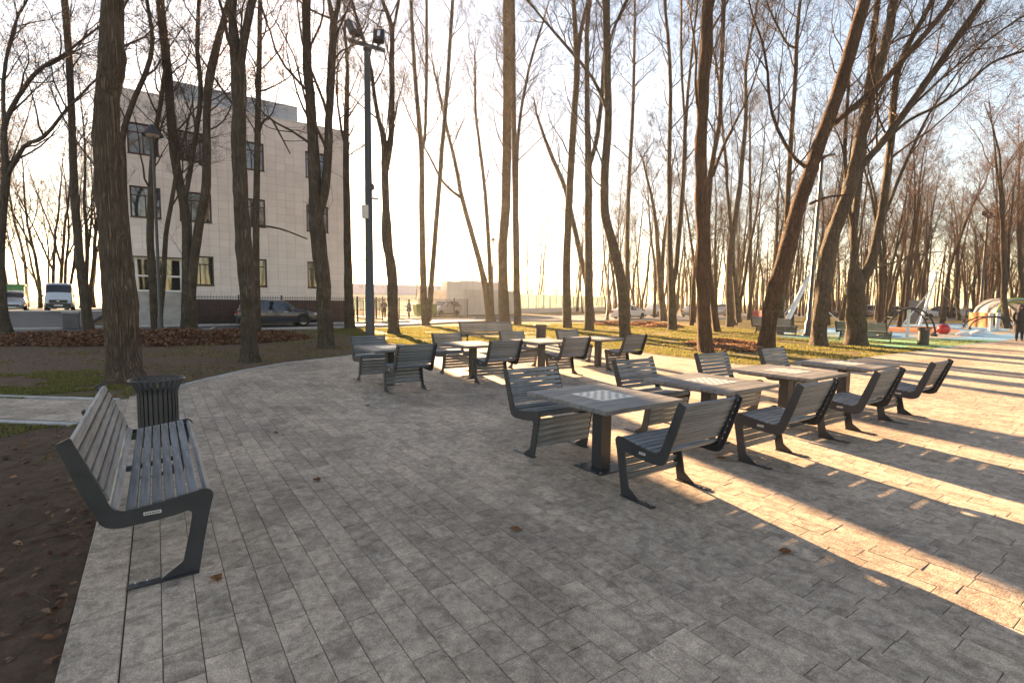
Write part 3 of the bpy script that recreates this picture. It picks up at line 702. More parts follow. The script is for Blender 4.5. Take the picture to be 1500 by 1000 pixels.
   [(20.1,10.99,0,0.353),(20.14,10.97,0.8,0.295),(20.24,10.9,2.11,0.283),(20.59,10.66,3.94,0.28),(20.95,10.41,5.75,0.266),(21.42,10.08,7.79,0.251),(21.9,9.74,9.65,0.236),(22.27,9.49,11.39,0.233),(22.62,9.25,13.34,0.209)],
   [(21.11,10.29,7.06,0.077),(20.53,10.69,7.65,0.067),(19.9,11.13,9.12,0.057),(19.58,11.36,11.35,0.046),(19.2,11.62,12.55,0.034)],
   [(21.9,9.74,8.73,0.108),(22.17,9.56,9.04,0.107),(22.97,9,9.87,0.115),(24.12,8.2,11.41,0.111),(25.14,7.49,12.97,0.097),(25.46,7.27,13.62,0.086)],
   [(21.24,10.2,5.67,0.055),(21.89,9.76,5.97,0.043),(22.65,9.22,6.06,0.032)],
  ],19,1,0,0.4),
 ('upright tree behind the big leaning trunk and park bench',[
   [(30.04,15.69,0,0.214),(30.08,15.66,3.54,0.164),(30.09,15.65,6.28,0.148),(30.09,15.65,9.98,0.131),(30.13,15.62,14.87,0.114),(30.12,15.63,17.23,0.098),(30.21,15.57,18.69,0.081)],
   [(30.04,15.68,16.12,0.065),(29.59,16,16.49,0.066),(28.9,16.48,17.94,0.05)],
  ],18,1.2,0,0),
 ('tree with dark hollow beside the black lamp post',[
   [(23.21,10.43,0,0.348),(23.22,10.42,1.2,0.29),(23.25,10.4,2.61,0.277),(23.4,10.3,4.38,0.276),(23.72,10.08,5.57,0.262),(24.06,9.84,7.03,0.259),(24.23,9.72,8.75,0.224),(24.55,9.5,10.61,0.199),(24.91,9.25,12.71,0.174),(25.06,9.14,14.09,0.152)],
   [(24.17,9.77,7.31,0.146),(24.79,9.33,8.21,0.143),(25.56,8.8,9.48,0.14),(26.64,8.05,11.47,0.135),(28.02,7.09,14.13,0.119)],
   [(24.92,9.24,8.37,0.077),(25.82,8.62,9.35,0.064),(26.73,7.98,9.93,0.062),(27.54,7.42,10.65,0.051),(28.42,6.81,11.63,0.049),(29.53,6.04,12.16,0.048),(30.87,5.11,12.57,0.037)],
   [(25.56,8.8,9.48,0.054),(25.9,8.56,9.92,0.053),(27.36,7.55,11.62,0.041),(29.14,6.31,13.32,0.039),(30.3,5.5,14.03,0.028)],
  ],18,1,0,0.8),
 ('stout mossy forked trunk standing before the playground bench',[
   [(25.63,9.95,0,0.446),(25.58,9.99,0.98,0.387),(25.53,10.02,1.94,0.364),(25.49,10.05,2.79,0.329),(25.4,10.12,3.59,0.176),(25.27,10.21,5.14,0.153),(25.37,10.13,6.81,0.14),(25.41,10.1,9.3,0.14),(25.52,10.03,11.86,0.139),(25.61,9.97,14.65,0.115)],
   [(25.6,9.98,2.61,0.234),(25.99,9.7,3.6,0.197),(26.26,9.51,5.77,0.172),(26.38,9.43,8.04,0.148),(26.42,9.41,9.54,0.136),(26.48,9.36,11.76,0.124),(27.2,8.86,13.84,0.099),(27.51,8.65,14.67,0.087)],
   [(26.36,9.45,5.77,0.08),(27.08,8.95,8.2,0.067),(27.72,8.5,10.01,0.044),(28.54,7.93,11.61,0.032)],
   [(26.1,9.63,3.36,0.046),(27.84,8.42,4.01,0.033),(28.48,7.97,4.11,0.022)],
   [(25.28,10.2,4.93,0.094),(24.94,10.43,6.69,0.083),(24.77,10.55,9,0.071),(24.8,10.53,11.85,0.059)],
  ],18,1,0,0.5),
]

# ================================================================== trees
def smooth_path(P, sub=4):
    P = [np.array(p) for p in P]; out = []
    for i in range(len(P)-1):
        p0, p1, p2, p3 = P[max(i-1, 0)], P[i], P[i+1], P[min(i+2, len(P)-1)]
        for q in range(sub):
            t = q/sub
            out.append(.5*((2*p1)+(-p0+p2)*t+(2*p0-5*p1+4*p2-p3)*t*t+(-p0+3*p1-3*p2+p3)*t**3))
    out.append(P[-1]); return out
def branch(mb, rng, p, d, L, r, level, tips, sides=(7, 5, 4, 3), up=.12, wig=.22, maxl=3, dens=1.0):
    n = max(3, int(L/(.55 if level < 2 else .28))+1); n = min(n, 8 if level < 2 else 5)
    pts = [Vector(p)]; rad = [r]; dirs = []
    d = Vector(d).normalized()
    for i in range(n):
        d = (d+Vector((rng.gauss(0, wig), rng.gauss(0, wig), rng.gauss(0, wig*.7)+up))).normalized(); dirs.append(d.copy())
        pts.append(pts[-1]+d*(L/n)); rad.append(max(.0035, r*(1-.88*(i+1)/n)))
    mb.tube(pts, rad, sides[min(level, 3)], cap=False)
    if level >= maxl:
        tips.append(pts[-1]); return
    nc = {0: 8, 1: 6, 2: 4.6}[level]*dens
    nc = int(nc)+(rng.random() < nc % 1)
    for k in range(nc):
        t = rng.uniform(.22, 1.0); i = min(n-1, int(t*n)); q = pts[i].lerp(pts[i+1], t*n-i if t < 1 else 1)
        ax = dirs[i]; sidev = ax.orthogonal().normalized(); sidev.rotate(Matrix.Rotation(rng.uniform(0, 6.28), 3, ax))
        a = rng.uniform(.45, 1.0); nd = ax*math.cos(a)+sidev*math.sin(a)
        branch(mb, rng, q, nd, L*rng.uniform(.34, .60)*(1.1-.4*t), max(.0045, rad[i]*rng.uniform(.36, .55)), level+1, tips, sides, up*.8, wig*1.15, maxl, dens)
def leaf_geo(rng, p, s):
    d = Vector((rng.gauss(0, 1), rng.gauss(0, 1), rng.gauss(0, 1))).normalized(); u = d.orthogonal().normalized(); w_ = d.cross(u)
    p = Vector(p); a = s*.5
    return [tuple(p), tuple(p+u*a+w_*a*.5), tuple(p+u*2*a), tuple(p+u*a-w_*a*.5)], [(0, 1, 2, 3)]
def make_tree(label, stems, Ht, dens, leaf, burl, bark_m, rng, name='bare_tree', twig='twig', group='bare trees around the plaza', limb_from=.38, extend=True, cat='tree'):
    base = stems[0][0]; O = (base[0], base[1], 0)
    t = thing(name, label, cat, O, 0, group)
    tr, cr = MB(), MB(); tips = []; sd = rng.random()*50
    topz = max(s[-1][2] for s in stems); Ht = max(Ht, topz+3.0)
    for si, st in enumerate(stems):
        P = [(p[0]-O[0], p[1]-O[1], p[2], p[3]) for p in st]
        last = P[-1]; tail = []
        if extend and last[2] > .62*topz and last[3] > .03:
            d = np.array(P[-1][:3])-np.array(P[-2][:3]); d /= np.linalg.norm(d); d = Vector(d); p = Vector(last[:3]); r = last[3]
            Lx = max(2.0, (Ht-last[2])*rng.uniform(.75, 1.0)); k = max(4, int(Lx/.8))
            for q in range(k):
                d = (d+Vector((rng.gauss(0, .07), rng.gauss(0, .07), .06))).normalized(); p = p+d*(Lx/k); tail.append((p.x, p.y, p.z, max(.012, r*(1-.92*(q+1)/k))))
        PP = smooth_path(P+tail, 4 if P[0][3] > .1 else 3)
        if si == 0:                                       # root flare below the soil line
            b = PP[0]; PP = [np.array([b[0], b[1], -.22, b[3]*1.35]), np.array([b[0], b[1], -.05, b[3]*1.16])]+[PP[0]*np.array([1, 1, 1, 1.0])]+PP[1:]
            PP[2] = np.array([b[0], b[1], max(.03, b[2]), b[3]*1.06])
        sides = 20 if P[0][3] > .3 else 14 if P[0][3] > .12 else 8
        pts = [(q[0]+.018*mnoise.noise(Vector((q[2]*1.3, sd, si))), q[1]+.05*mnoise.noise(Vector((q[2]*.8, sd+9, si))), q[2]) for q in PP]
        tr.tube(pts, [max(.008, q[3]) for q in PP], sides, seed=sd+si*3.3, lump=.06+.17*burl)
        # boughs
        for q in range(3, len(PP)):
            z = PP[q][2]; rr = PP[q][3]; seglen = np.linalg.norm(PP[q][:3]-PP[q-1][:3]); rel = z/Ht
            thin = st[0][3] < .1 and si > 0
            pr = (0 if rel < .16 else .16 if rel < limb_from else .75 if rel < .6 else 1.3)*seglen*dens*(1.3 if thin else 1)
            k = int(pr)+(rng.random() < pr % 1)
            for _ in range(k):
                a = rng.uniform(0, 6.283); tilt = rng.uniform(.35, 1.05)
                ax = Vector(PP[q][:3]-PP[q-1][:3]).normalized(); sv = ax.orthogonal().normalized(); sv.rotate(Matrix.Rotation(a, 3, ax))
                d = ax*math.cos(tilt)+sv*math.sin(tilt)
                small = rel < limb_from
                L = rng.uniform(.7, 1.9) if small else rng.uniform(1.8, 4.4)*(1.25-.75*max(0, rel-.4))
                r0 = min(rr*.45, .006+.006*L) if small else min(rr*.55, .006+.0092*L)
                branch(cr, rng, pts[q], d, L, max(.008, r0), 1 if small else 0, tips, dens=.9 if not small else .8, wig=.17 if not small else .22)
    tr.build('trunk', bark_m, t, True)
    if cr.v: cr.build('crown', twig, t, True)
    if leaf and tips:
        lf = MB()
        for p in tips:
            if rng.random() < leaf*.5:
                for _ in range(3): lf.add(*leaf_geo(rng, p+Vector((rng.gauss(0, .12), rng.gauss(0, .12), rng.gauss(0, .12))), rng.uniform(.05, .10)))
        if lf.v: lf.build('leaves', 'leaf_dead', t, kind='stuff')
    return t
rngT = random.Random(21)
for i, (lab, stems, Ht, dens, leaf, burl) in enumerate(TREES):
    bm_ = 'bark_furrowed' if 'thickest' in lab else 'bark_red' if ('red brown' in lab or 'heavily' in lab) else 'bark_grey' if stems[0][0][3] > .2 else 'bark_far'
    make_tree(lab, stems, Ht, dens, leaf, burl, bm_, rngT)

# ---- wood behind: prototypes copied as single trees
def proto_stems(rng, Ht, r, lean=.06, fork=.5):
    st = []; p = np.array([0., 0, 0]); d = Vector((rng.gauss(0, lean), rng.gauss(0, lean), 1)).normalized(); n = 9; pts = []
    q = Vector((0, 0, 0))
    for i in range(n+1):
        pts.append((q.x, q.y, q.z, max(.02, r*(1-.9*i/n)*(1.15 if i == 0 else 1)))); d = (d+Vector((rng.gauss(0, .05), rng.gauss(0, .05), .04))).normalized(); q = q+d*(Ht/n)
    st.append(pts)
    if rng.random() < fork:
        k = rng.randrange(1, 4); b = pts[k]; d = Vector((rng.gauss(0, .25), rng.gauss(0, .25), 1)).normalized(); q = Vector(b[:3]); s2 = []
        for i in range(n-k+1):
            s2.append((q.x, q.y, q.z, max(.018, b[3]*.75*(1-.9*i/(n-k))))); d = (d+Vector((rng.gauss(0, .05), rng.gauss(0, .05), .09))).normalized(); q = q+d*(Ht/n*.97)
        st.append(s2)
    return st
KINDS = [('slender straight bare tree', 'bare_tree', 18, .17, 'twig', 0), ('tall bare tree with forked stem', 'bare_tree', 21, .22, 'twig', 0),
         ('bare tree with reddish twigs', 'bare_tree', 17, .19, 'twig_red', .2), ('low spreading tree with russet seed clusters', 'bare_tree', 13, .16, 'twig_red', .5),
         ('thin young bare tree', 'bare_tree', 13, .10, 'twig_red', 0), ('tree still holding dry leaves', 'bare_tree', 14, .15, 'twig', .35)]
protos = []
rngP = random.Random(5)
for k, (lab, nm, Ht, r, tw, lf) in enumerate(KINDS):
    for v in range(2):
        t = make_tree(lab, proto_stems(rngP, Ht*rngP.uniform(.92, 1.08), r, fork=.0 if k in (0, 4) else 1.0 if k == 1 else .5), Ht, .9, lf, .2, 'bark_far', rngP, nm, tw, 'trees of the wood', limb_from=.24, extend=False)
        protos.append([k, t, False])
def plant(k, X, Y, s, rz, z=0, where=''):
    c_ = [p for p in protos if p[0] == k]; p = rngP.choice(c_)
    if not p[2]: p[2] = True; t = p[1]
    else: t = copy_tree(p[1])
    t['label'] = KINDS[k][0]+' '+where; t['group'] = KINDS[k][0]+', '+where
    t.location = (X, Y, z); t.rotation_euler = (0, 0, rz); t.scale = (s, s, s*rngP.uniform(.92, 1.1))
placed = []
def free(X, Y, dmin):
    return all((X-a)**2+(Y-b)**2 > dmin*dmin for a, b in placed)
def scatter(n, sampler, kinds, dmin, s0=.85, s1=1.15, z=0, where='in the wood'):
    k = 0; tries = 0
    while k < n and tries < n*60:
        tries += 1; X, Y = sampler()
        if free(X, Y, dmin):
            placed.append((X, Y)); plant(rngP.choice(kinds), X, Y, rngP.uniform(s0, s1), rngP.uniform(0, 6.28), z, where); k += 1
def polar(a0, a1, d0, d1):          # bearing from +Y towards +X, distance from the plaza corner
    def f():
        a = R(rngP.uniform(a0, a1)); d = rngP.uniform(d0, d1); return d*math.sin(a), d*math.cos(a)
    return f
scatter(14, polar(33, 46, 66, 120), (0, 0, 1), 3.5, where='beyond the grey corrugated enclosure')         # beyond the grey enclosure
scatter(36, polar(46, 60, 60, 120), (0, 1, 1, 0), 3.0, where='beyond the white sedans')      # beyond the white sedans
scatter(50, polar(58, 72, 60, 125), (0, 1, 2, 4), 2.8, where='beyond the red road barriers')
scatter(66, polar(70, 84, 62, 125), (2, 3, 4, 1, 2), 2.5, where='behind the coloured play area')   # behind the play area
scatter(16, polar(53, 72, 42, 60), (4, 0, 2), 3.0, .8, 1.05, where='on the lawn strip before the parked cars')
scatter(16, lambda: (rngP.uniform(-18, -3.0), rngP.uniform(67, 80)), (5, 5, 0), 1.5, 1.1, 1.6, .35, where='close behind the delivery van')
scatter(22, lambda: (rngP.uniform(-24, -2.5), rngP.uniform(70, 100)), (5, 5, 5, 0), 2.0, .9, 1.3, .35, where='in the thicket behind the green container')
scatter(10, lambda: (rngP.uniform(20, 60), rngP.uniform(105, 150)), (0, 5), 5, .7, .9, where='by the blue roofed hall')
scatter(10, polar(12, 40, 120, 170), (5, 3), 5, .6, .8, where='on the far skyline')
scatter(7, polar(78, 84, 56, 72), (3, 2), 4, 1.2, 1.5, where='over the play tunnel')
# the same wood carries on behind the viewer (seen only as reflections in the windows)
scatter(24, lambda: (rngP.uniform(-12, 30), rngP.uniform(-40, -12)), (0, 1, 2), 3, where='across the path opposite the building')
for p in protos:
    if not p[2]:
        p[1].location = (rngP.uniform(60, 100), rngP.uniform(45, 70), 0); p[1]['label'] = KINDS[p[0]][0]+' beyond the white sedans'; p[1]['group'] = KINDS[p[0]][0]+', beyond the white sedans'

fwm = MB(); rf_ = random.Random(77)
for q in range(300):
    a = R(rf_.choice((rf_.uniform(27, 90), rf_.uniform(50, 90)))); d_ = rf_.uniform(105, 200)*(1 if a > R(44) else 1.4)
    X, Y = d_*math.sin(a), d_*math.cos(a); h_ = rf_.uniform(9, 17); lx, ly = rf_.gauss(0, .05), rf_.gauss(0, .05)
    fwm.tube([(X, Y, -.1), (X+lx*h_*.5, Y+ly*h_*.5, h_*.5), (X+lx*h_, Y+ly*h_, h_)], [.20, .13, .03], 5, cap=False)
    for b in range(26):
        z_ = h_*rf_.uniform(.22, 1); aa = rf_.uniform(0, 6.28); L_ = rf_.uniform(1.0, 3.2)*(1.2-z_/h_*.6)
        p = Vector((X+lx*z_, Y+ly*z_, z_)); e = p+Vector((math.cos(aa)*L_*.7, math.sin(aa)*L_*.7, L_*.75)); fwm.tube([p, e], [.045, .012], 3, cap=False)
        for c_ in range(4):
            s_ = p.lerp(e, rf_.uniform(.3, 1)); aa2 = rf_.uniform(0, 6.28); fwm.tube([s_, s_+Vector((math.cos(aa2)*.7, math.sin(aa2)*.7, .7))*rf_.uniform(.6, 1.4)], [.018, .008], 3, cap=False)
tag(fwm.build('far_wood', 'twig_red', kind='stuff'), 'distant brown wood forming the skyline behind everything', 'wood')

# ================================================================== pale building
BY = 40.5; BX0, BX1 = -2.4, 12.3; BZ = 14.5
B = thing('office_building', 'pale tiled three storey office block with brown framed windows', 'building', (5, BY, 0))
O_ = (5, BY, 0)
WIN = [(-1.1, .5), (1.5, 3.32), (5.05, 6.64), (9.43, 11.0)]; LEV = [(2.58, 4.54), (6.78, 8.72), (10.7, 12.6)]
wins = [(a, b, c_, d) for (c_, d) in LEV for (a, b) in WIN if not (c_ < 3 and a < 0) and not (c_ < 3 and a == 1.5)] + [(1.75, 3.33, 2.58, 4.54)]
ENT = (-1.05, 1.55, 2.06, 4.80)
holes = wins+[ENT]
# core with openings left: wall slabs between the holes, 12 cm behind the tile face
xs = sorted({BX0+.02, BX1-.02} | {h[0] for h in holes} | {h[1] for h in holes}); zs = sorted({0, BZ-.05} | {h[2] for h in holes} | {h[3] for h in holes})
core = MB()
for a, b in zip(xs[:-1], xs[1:]):
    for c_, d in zip(zs[:-1], zs[1:]):
        mx, mz = (a+b)/2, (c_+d)/2
        if any(h[0] < mx < h[1] and h[2] < mz < h[3] for h in holes): continue
        core.add([(a, BY+.06, c_), (b, BY+.06, c_), (b, BY+.06, d), (a, BY+.06, d)], [(0, 1, 2, 3)])
for h in holes:                                           # reveals
    a, b, c_, d = h; y0, y1 = BY+.0605, BY+.30
    core.add([(a, y0, c_), (a, y1, c_), (a, y1, d), (a, y0, d)], [(0, 1, 2, 3)]).add([(b, y0, c_), (b, y0, d), (b, y1, d), (b, y1, c_)], [(0, 1, 2, 3)])
    core.add([(a, y0, d), (a, y1, d), (b, y1, d), (b, y0, d)], [(0, 1, 2, 3)]).add([(a, y0, c_), (b, y0, c_), (b, y1, c_), (a, y1, c_)], [(0, 1, 2, 3)])
core.build('wall', 'facade_core', B, origin=O_)
MB().box(BX0+.03, BX1-.03, BY+.45, BY+46, 0, BZ-.06).build('inner_wall', 'facade_core', B, origin=O_)  # unseen rear depth, stretched far back to put the asphalt slope in shade
def cut(rect, hs):
    out = [rect]
    for h in hs:
        nx = []
        for (a, b, c_, d) in out:
            if h[1] <= a or h[0] >= b or h[3] <= c_ or h[2] >= d: nx.append((a, b, c_, d)); continue
            if a < h[0]: nx.append((a, h[0], c_, d))
            if b > h[1]: nx.append((h[1], b, c_, d))
            a2, b2 = max(a, h[0]), min(b, h[1])
            if c_ < h[2]: nx.append((a2, b2, c_, h[2]))
            if d > h[3]: nx.append((a2, b2, h[3], d))
        out = nx
    return [r for r in out if r[1]-r[0] > .04 and r[3]-r[2] > .04]
TM = {}
tiles = []
z = 1.63
while z < BZ-.05:
    x = BX0; z1 = min(z+.515, BZ)
    if BZ-z1 < .2: z1 = BZ
    while x < BX1-.01:
        x1 = min(x+.6125, BX1); tiles += cut((x, x1, z, z1), holes); x = x1
    z = z1
tiles.sort(key=lambda t_: -((t_[1]-t_[0])*(t_[3]-t_[2])) - (.5 if t_[0] > 3 else 0))
rest = MB()
for i, (a, b, c_, d) in enumerate(tiles):
    w_, h_ = round(b-a, 3), round(d-c_, 3); g_ = .0045
    if i < 300:
        if (w_, h_) not in TM: TM[(w_, h_)] = MB().box(-w_/2+g_, w_/2-g_, 0, .05, -h_/2+g_, h_/2-g_).mesh('facade_tile', 'facade_tile')
        link('facade_tile', TM[(w_, h_)], B, loc=((a+b)/2-5, 0, (c_+d)/2))
    else: rest.box(a+g_, b-g_, BY, BY+.05, c_+g_, d-g_)
if rest.v: rest.build('facade_tiles', 'facade_tile', B, origin=O_, kind='stuff')
# plinth tiles
x = BX0
while x < BX1-.01:
    x1 = min(x+.6125, BX1)
    for c_, d in ((0, .55), (.55, 1.1), (1.1, 1.63)):
        if not (ENT[0]-.3 < (x+x1)/2 < ENT[1]+.3): MB().box(x+.006, x1-.006, BY-.03, BY+.05, c_+.006, d-.006).build('plinth_tile', 'plinth_tile', B, origin=O_)
    x = x1
# side wall towards the railing, roof and parapet, lengthened unseen to shade the slope
sw = MB(); z = 0
while z < BZ-.01:
    y = BY+.07; z1 = min(z+.515, BZ)
    while y < BY+46: y1 = min(y+.6125, BY+46); sw.box(BX1-.05, BX1, y+.006, y1-.006, z+.006, z1-.006); sw.box(BX0, BX0+.05, y+.006, y1-.006, z+.006, z1-.006); y = y1
    z = z1
sw.build('side_tiles', 'facade_tile', B, origin=O_, kind='stuff')
rf = MB().box(BX0-.03, BX1+.03, BY-.03, BY+46.03, BZ+.003, BZ+.07).build('roof', 'zinc', B, origin=O_)
pn = MB().box(1.40, 8.95, BY+.35, BY+7, BZ+.071, BZ+1.15).build('penthouse', 'facade_core', B, origin=O_)
x = 1.37
while x < 8.9:
    for c_, d in ((BZ+.08, BZ+.62), (BZ+.62, BZ+1.15)): MB().box(x+.005, x+.625, BY+.30, BY+.345, c_+.004, d-.004).build('penthouse_tile', 'pent_tile', pn, origin=O_)
    x += .63
MB().box(8.955, 9.0, BY+.30, BY+7, BZ+.08, BZ+1.15).build('penthouse_side', 'pent_tile', pn, origin=O_)
MB().box(1.33, 9.02, BY+.26, BY+7.05, BZ+1.153, BZ+1.20).build('penthouse_coping', 'zinc', pn, origin=O_)
def window(a, b, c_, d, trans=True):
    w_ = b-a; f = .09; y0, y1 = BY+.10, BY+.19
    fr = MB()
    fr.box(a, a+f, y0, y1, c_, d).box(b-f, b, y0, y1, c_, d).box(a+f, b-f, y0, y1, c_, c_+f).box(a+f, b-f, y0, y1, d-f, d)
    tz = d-.55; mxx = [a+w_*.5] if w_ < 1.7 else [a+w_*.36, a+w_*.70]
    fr.box(a+f, b-f, y0+.01, y1-.01, tz-.035, tz+.035)
    for mx in mxx: fr.box(mx-.035, mx+.035, y0+.012, y1-.012, c_+f, tz-.035)
    wn_ = fr.build('window', 'frame_brown', B, origin=O_)
    cols = [a+f]+mxx+[b-f]
    for p, q in zip(cols[:-1], cols[1:]): MB().box(p, q, BY+.14, BY+.15, c_+f, tz).build('pane', 'glass_dark', wn_, origin=O_)
    MB().box(a+f, b-f, BY+.141, BY+.151, tz, d-f).build('pane', 'glass_dark', wn_, origin=O_)
    MB().box(a-.03, b+.03, BY-.05, BY+.098, c_-.04, c_-.004).build('sill', 'frame_brown', wn_, origin=O_)
for h in wins: window(*h)
# entrance: white glazed porch, canopy, stone steps
en = MB(); a, b, c_, d = ENT
for X in (a+.10, a+.80, a+1.5, b-.10): en.box(X-.07, X+.07, BY-.02, BY+.08, 2.10, 4.30)
for zz in (2.10, 3.05, 4.16): en.box(a+.175, a+.725, BY-.015, BY+.075, zz, zz+.12).box(a+.875, a+1.425, BY-.015, BY+.075, zz, zz+.12).box(a+1.575, b-.175, BY-.015, BY+.075, zz, zz+.12)
E_ = en.build('entrance', 'white_frame', B, origin=O_)
for p, q in ((a+.17, a+.73), (a+.87, a+1.43), (a+1.57, b-.17)):
    MB().box(p, q, BY+.02, BY+.03, 2.16, 3.08).build('pane', 'glass_dark', E_, origin=O_); MB().box(p, q, BY+.02, BY+.03, 3.15, 4.18).build('pane', 'glass_dark', E_, origin=O_)
MB().box(a-.15, b+.15, BY-.7, BY+.28, 4.32, 4.78).build('canopy', 'facade_tile', B, origin=O_)
n = 10
for i in range(n):
    zz = 2.06*(n-i)/n; y1_ = BY-.62-.19*i+.62*0
    MB().cbox(a-.05, b+.05, BY-.02-.62-.19*(i+1)+.19, BY-.02-.62-.19*i+.19 if i else BY-.03, zz-2.06/n+.004, zz, .02).build('step', 'concrete', B, origin=O_)
rl = MB()
for X in (b+.1,):
    rl.tube([(X, BY-.7, 2.9), (X, BY-2.5, .95)], .025, 6)
    for q in range(4): rl.tube([(X, BY-.8-.55*q, 2.8-.6*q), (X, BY-.8-.55*q, max(0, 2.0-.62*q))], .018, 5)
rl.build('handrail', 'fence_metal', B, origin=O_)

# ================================================================== railings
def railing(label, pts, h=1.9, bar=.16, group=None, end_posts=True):
    t = thing('metal_railing', label, 'fence', (pts[0][0], pts[0][1], 0)); O2 = (pts[0][0], pts[0][1], 0)
    picks = 0; extra = MB()
    for (x0, y0), (x1, y1) in zip(pts[:-1], pts[1:]):
        d = Vector((x1-x0, y1-y0)); L = d.length; d /= L; ang = math.atan2(d.y, d.x)
        def M(s_): return Matrix.Translation((x0+d.x*s_-O2[0], y0+d.y*s_-O2[1], 0)) @ Matrix.Rotation(ang, 4, 'Z')
        n = max(1, round(L/2.65))
        for q in range(n+1):
            MB().box(-.04, .04, -.04, .04, 0, h+.05, M(L*q/n)).box(-.05, .05, -.05, .05, h+.05, h+.08, M(L*q/n)).build('post', 'fence_metal', t)
        for zz in (.18, h-.28, h-.12): MB().box(0, L, -.018, .018, zz, zz+.035, M(0)).build('rail', 'fence_metal', t)
        k = int(L/bar)
        for q in range(k):
            s_ = (q+.5)*L/k; mb = MB().box(-.010, .010, -.010, .010, .08, h-.02, M(s_)).box(-.016, .016, -.004, .004, h-.02, h+.03, M(s_))
            if picks < 150: mb.build('picket', 'fence_metal', t); picks += 1
            else: extra.add(mb.v, mb.f)
    if extra.v: extra.build('pickets', 'fence_metal', t, kind='stuff')
    return t
railing('black spiked metal railing along the foot of the pale building', [(1.9, 38.75), (12.6, 38.75), (15.2, 40.4), (15.6, 44.6)])
railing('short black railing round the planted island by the grey enclosure', [(19.4, 50.9), (19.0, 46.2), (24.6, 45.6), (26.7, 46.6)])
railing('black gate railing beside the entrance walk', [(16.6, 49.2), (16.9, 54)])

# ================================================================== floodlight mast and lamps
def mast():
    X, Y = 8.25, 23.6
    t = thing('floodlight_mast', 'tall grey mast with two floodlights and a camera on the lawn', 'mast', (X, Y, 0))
    MB().lathe([(.215, -.1), (.21, 1.2), (.20, 1.22), (.13, 13.0)], 16).build('pole', 'bin_steel', t, True)
    MB().lathe([(.30, -.03), (.30, .02), (.17, .05)], 16).build('base_flange', 'steel_dark', t, True)
    MB().lathe([(.13, 12.9), (.17, 12.95), (.17, 13.05), (.10, 13.1)], 12).build('collar', 'steel_dark', t, True)
    MB().box(-.85, .85, -.06, .06, 13.1, 13.25).build('crossbar', 'steel_dark', t)
    for sx in (-.62, .52):
        Mx = Matrix.Translation((sx, -.1, 13.72)) @ Matrix.Rotation(R(22 if sx < 0 else -28), 4, 'Z') @ Matrix.Rotation(R(-28), 4, 'X')
        hd = MB().box(-.25, .25, -.06, .14, -.34, .34, Mx).box(-.19, .19, .14, .22, -.27, .27, Mx)
        h_ = hd.build('floodlight', 'steel_dark', t)
        MB().box(-.22, .22, -.072, -.062, -.31, .31, Mx).build('lens', 'black_plastic', h_)
        MB().box(-.06, .06, -.079, -.0725, -.12, .22, Mx).build('led_module', 'lamp_clear', h_)
        MB().box(sx-.05, sx+.05, -.05, .05, 13.25, 13.46).build('bracket', 'steel_dark', h_)
    cb = MB().box(-.34, -.10, -.24, -.04, 5.45, 6.05).build('control_box', 'plate_white', t)
    MB().tube([(-.1, -.1, 5.8), (.02, -.05, 5.8)], .02, 6).build('clamp', 'steel_dark', cb)
    cm = MB().tube([(.10, -.10, 6.42), (.38, -.28, 6.36)], .055, 8).tube([(.05, 0, 6.5), (.16, -.12, 6.46)], .025, 6).build('camera', 'plate_white', t, True)
    MB().lathe([(.02, 6.75), (.13, 6.8), (.14, 6.95), (.10, 7.05), (.02, 7.08)], 12, (.10, -.1, 0)).build('speaker', 'bin_steel', t, True)
mast()
def street_lamp(label, loc, h, kind, tilt=0, r=.055):
    t = thing('street_lamp', label, 'lamp', loc, 0, 'park lamps'); t.rotation_euler = (tilt[0], tilt[1], 0) if tilt else (0, 0, 0)
    MB().lathe([(r*3.2, -.05), (r*3.2, .06), (r*2.2, .10), (r*2.0, .75), (r*1.3, .85), (r*1.15, h*.5), (r, h)], 12).build('pole', 'steel_dark', t, True)
    if kind == 'bell':
        MB().tube([(0, 0, h), (0, 0, h+.3), (.02, 0, h+.45)], r*.8, 6).build('neck', 'steel_dark', t)
        s_ = MB().lathe([(.05, h+.45), (.12, h+.38), (.22, h+.2), (.42, h+.0), (.44, h-.04), (.40, h-.02), (.2, h+.12), (.05, h+.2)], 20, close=True).build('lamp_shade', 'bin_steel', t, True)
        MB().lathe([(.30, h-.0), (.25, h-.07), (.08, h-.1)], 16).build('diffuser', 'lamp_clear', s_, True)
    elif kind == 'twin':
        MB().box(-.9, .9, -.04, .04, h-.05, h+.05).build('crossbar', 'steel_dark', t)
        for sx in (-.75, .75):
            s_ = MB().box(sx-.24, sx+.24, -.2, .2, h+.08, h+.5).build('lamp_head', 'steel_dark', t); MB().box(sx-.2, sx+.2, -.215, -.202, h+.12, h+.46).build('lens', 'lamp_clear', s_)
    else:
        s_ = MB().box(-.10, .10, -.65, .05, h, h+.09).build('lamp_head', 'steel_dark', t); MB().box(-.08, .08, -.6, -.2, h-.02, h-.002).build('lens', 'lamp_clear', s_)
    return t
street_lamp('bell shaded park lamp in front of the pale building entrance', (.15, 29.0, 0), 9.1, 'bell')
street_lamp('tall black lamp post standing between bench and hollow trunk', (30.2, 14.2, 0), 9.9, 'arm', (R(0), R(3.2)), .085)
street_lamp('thin lamp post with wide base by the white sedans', (36.8, 36.4, 0), 6.3, 'arm', r=.07)
street_lamp('bell shaded lamp post in front of the grey corrugated enclosure', (37.4, 58.5, 0), 9.8, 'bell', r=.09)
street_lamp('lamp post with two box heads beside the play tunnel', (64, 14.6, 0), 10.0, 'twin', r=.09)
street_lamp('thin twin lamp far behind the enclosure', (46, 98, 0), 14, 'twin', r=.08)

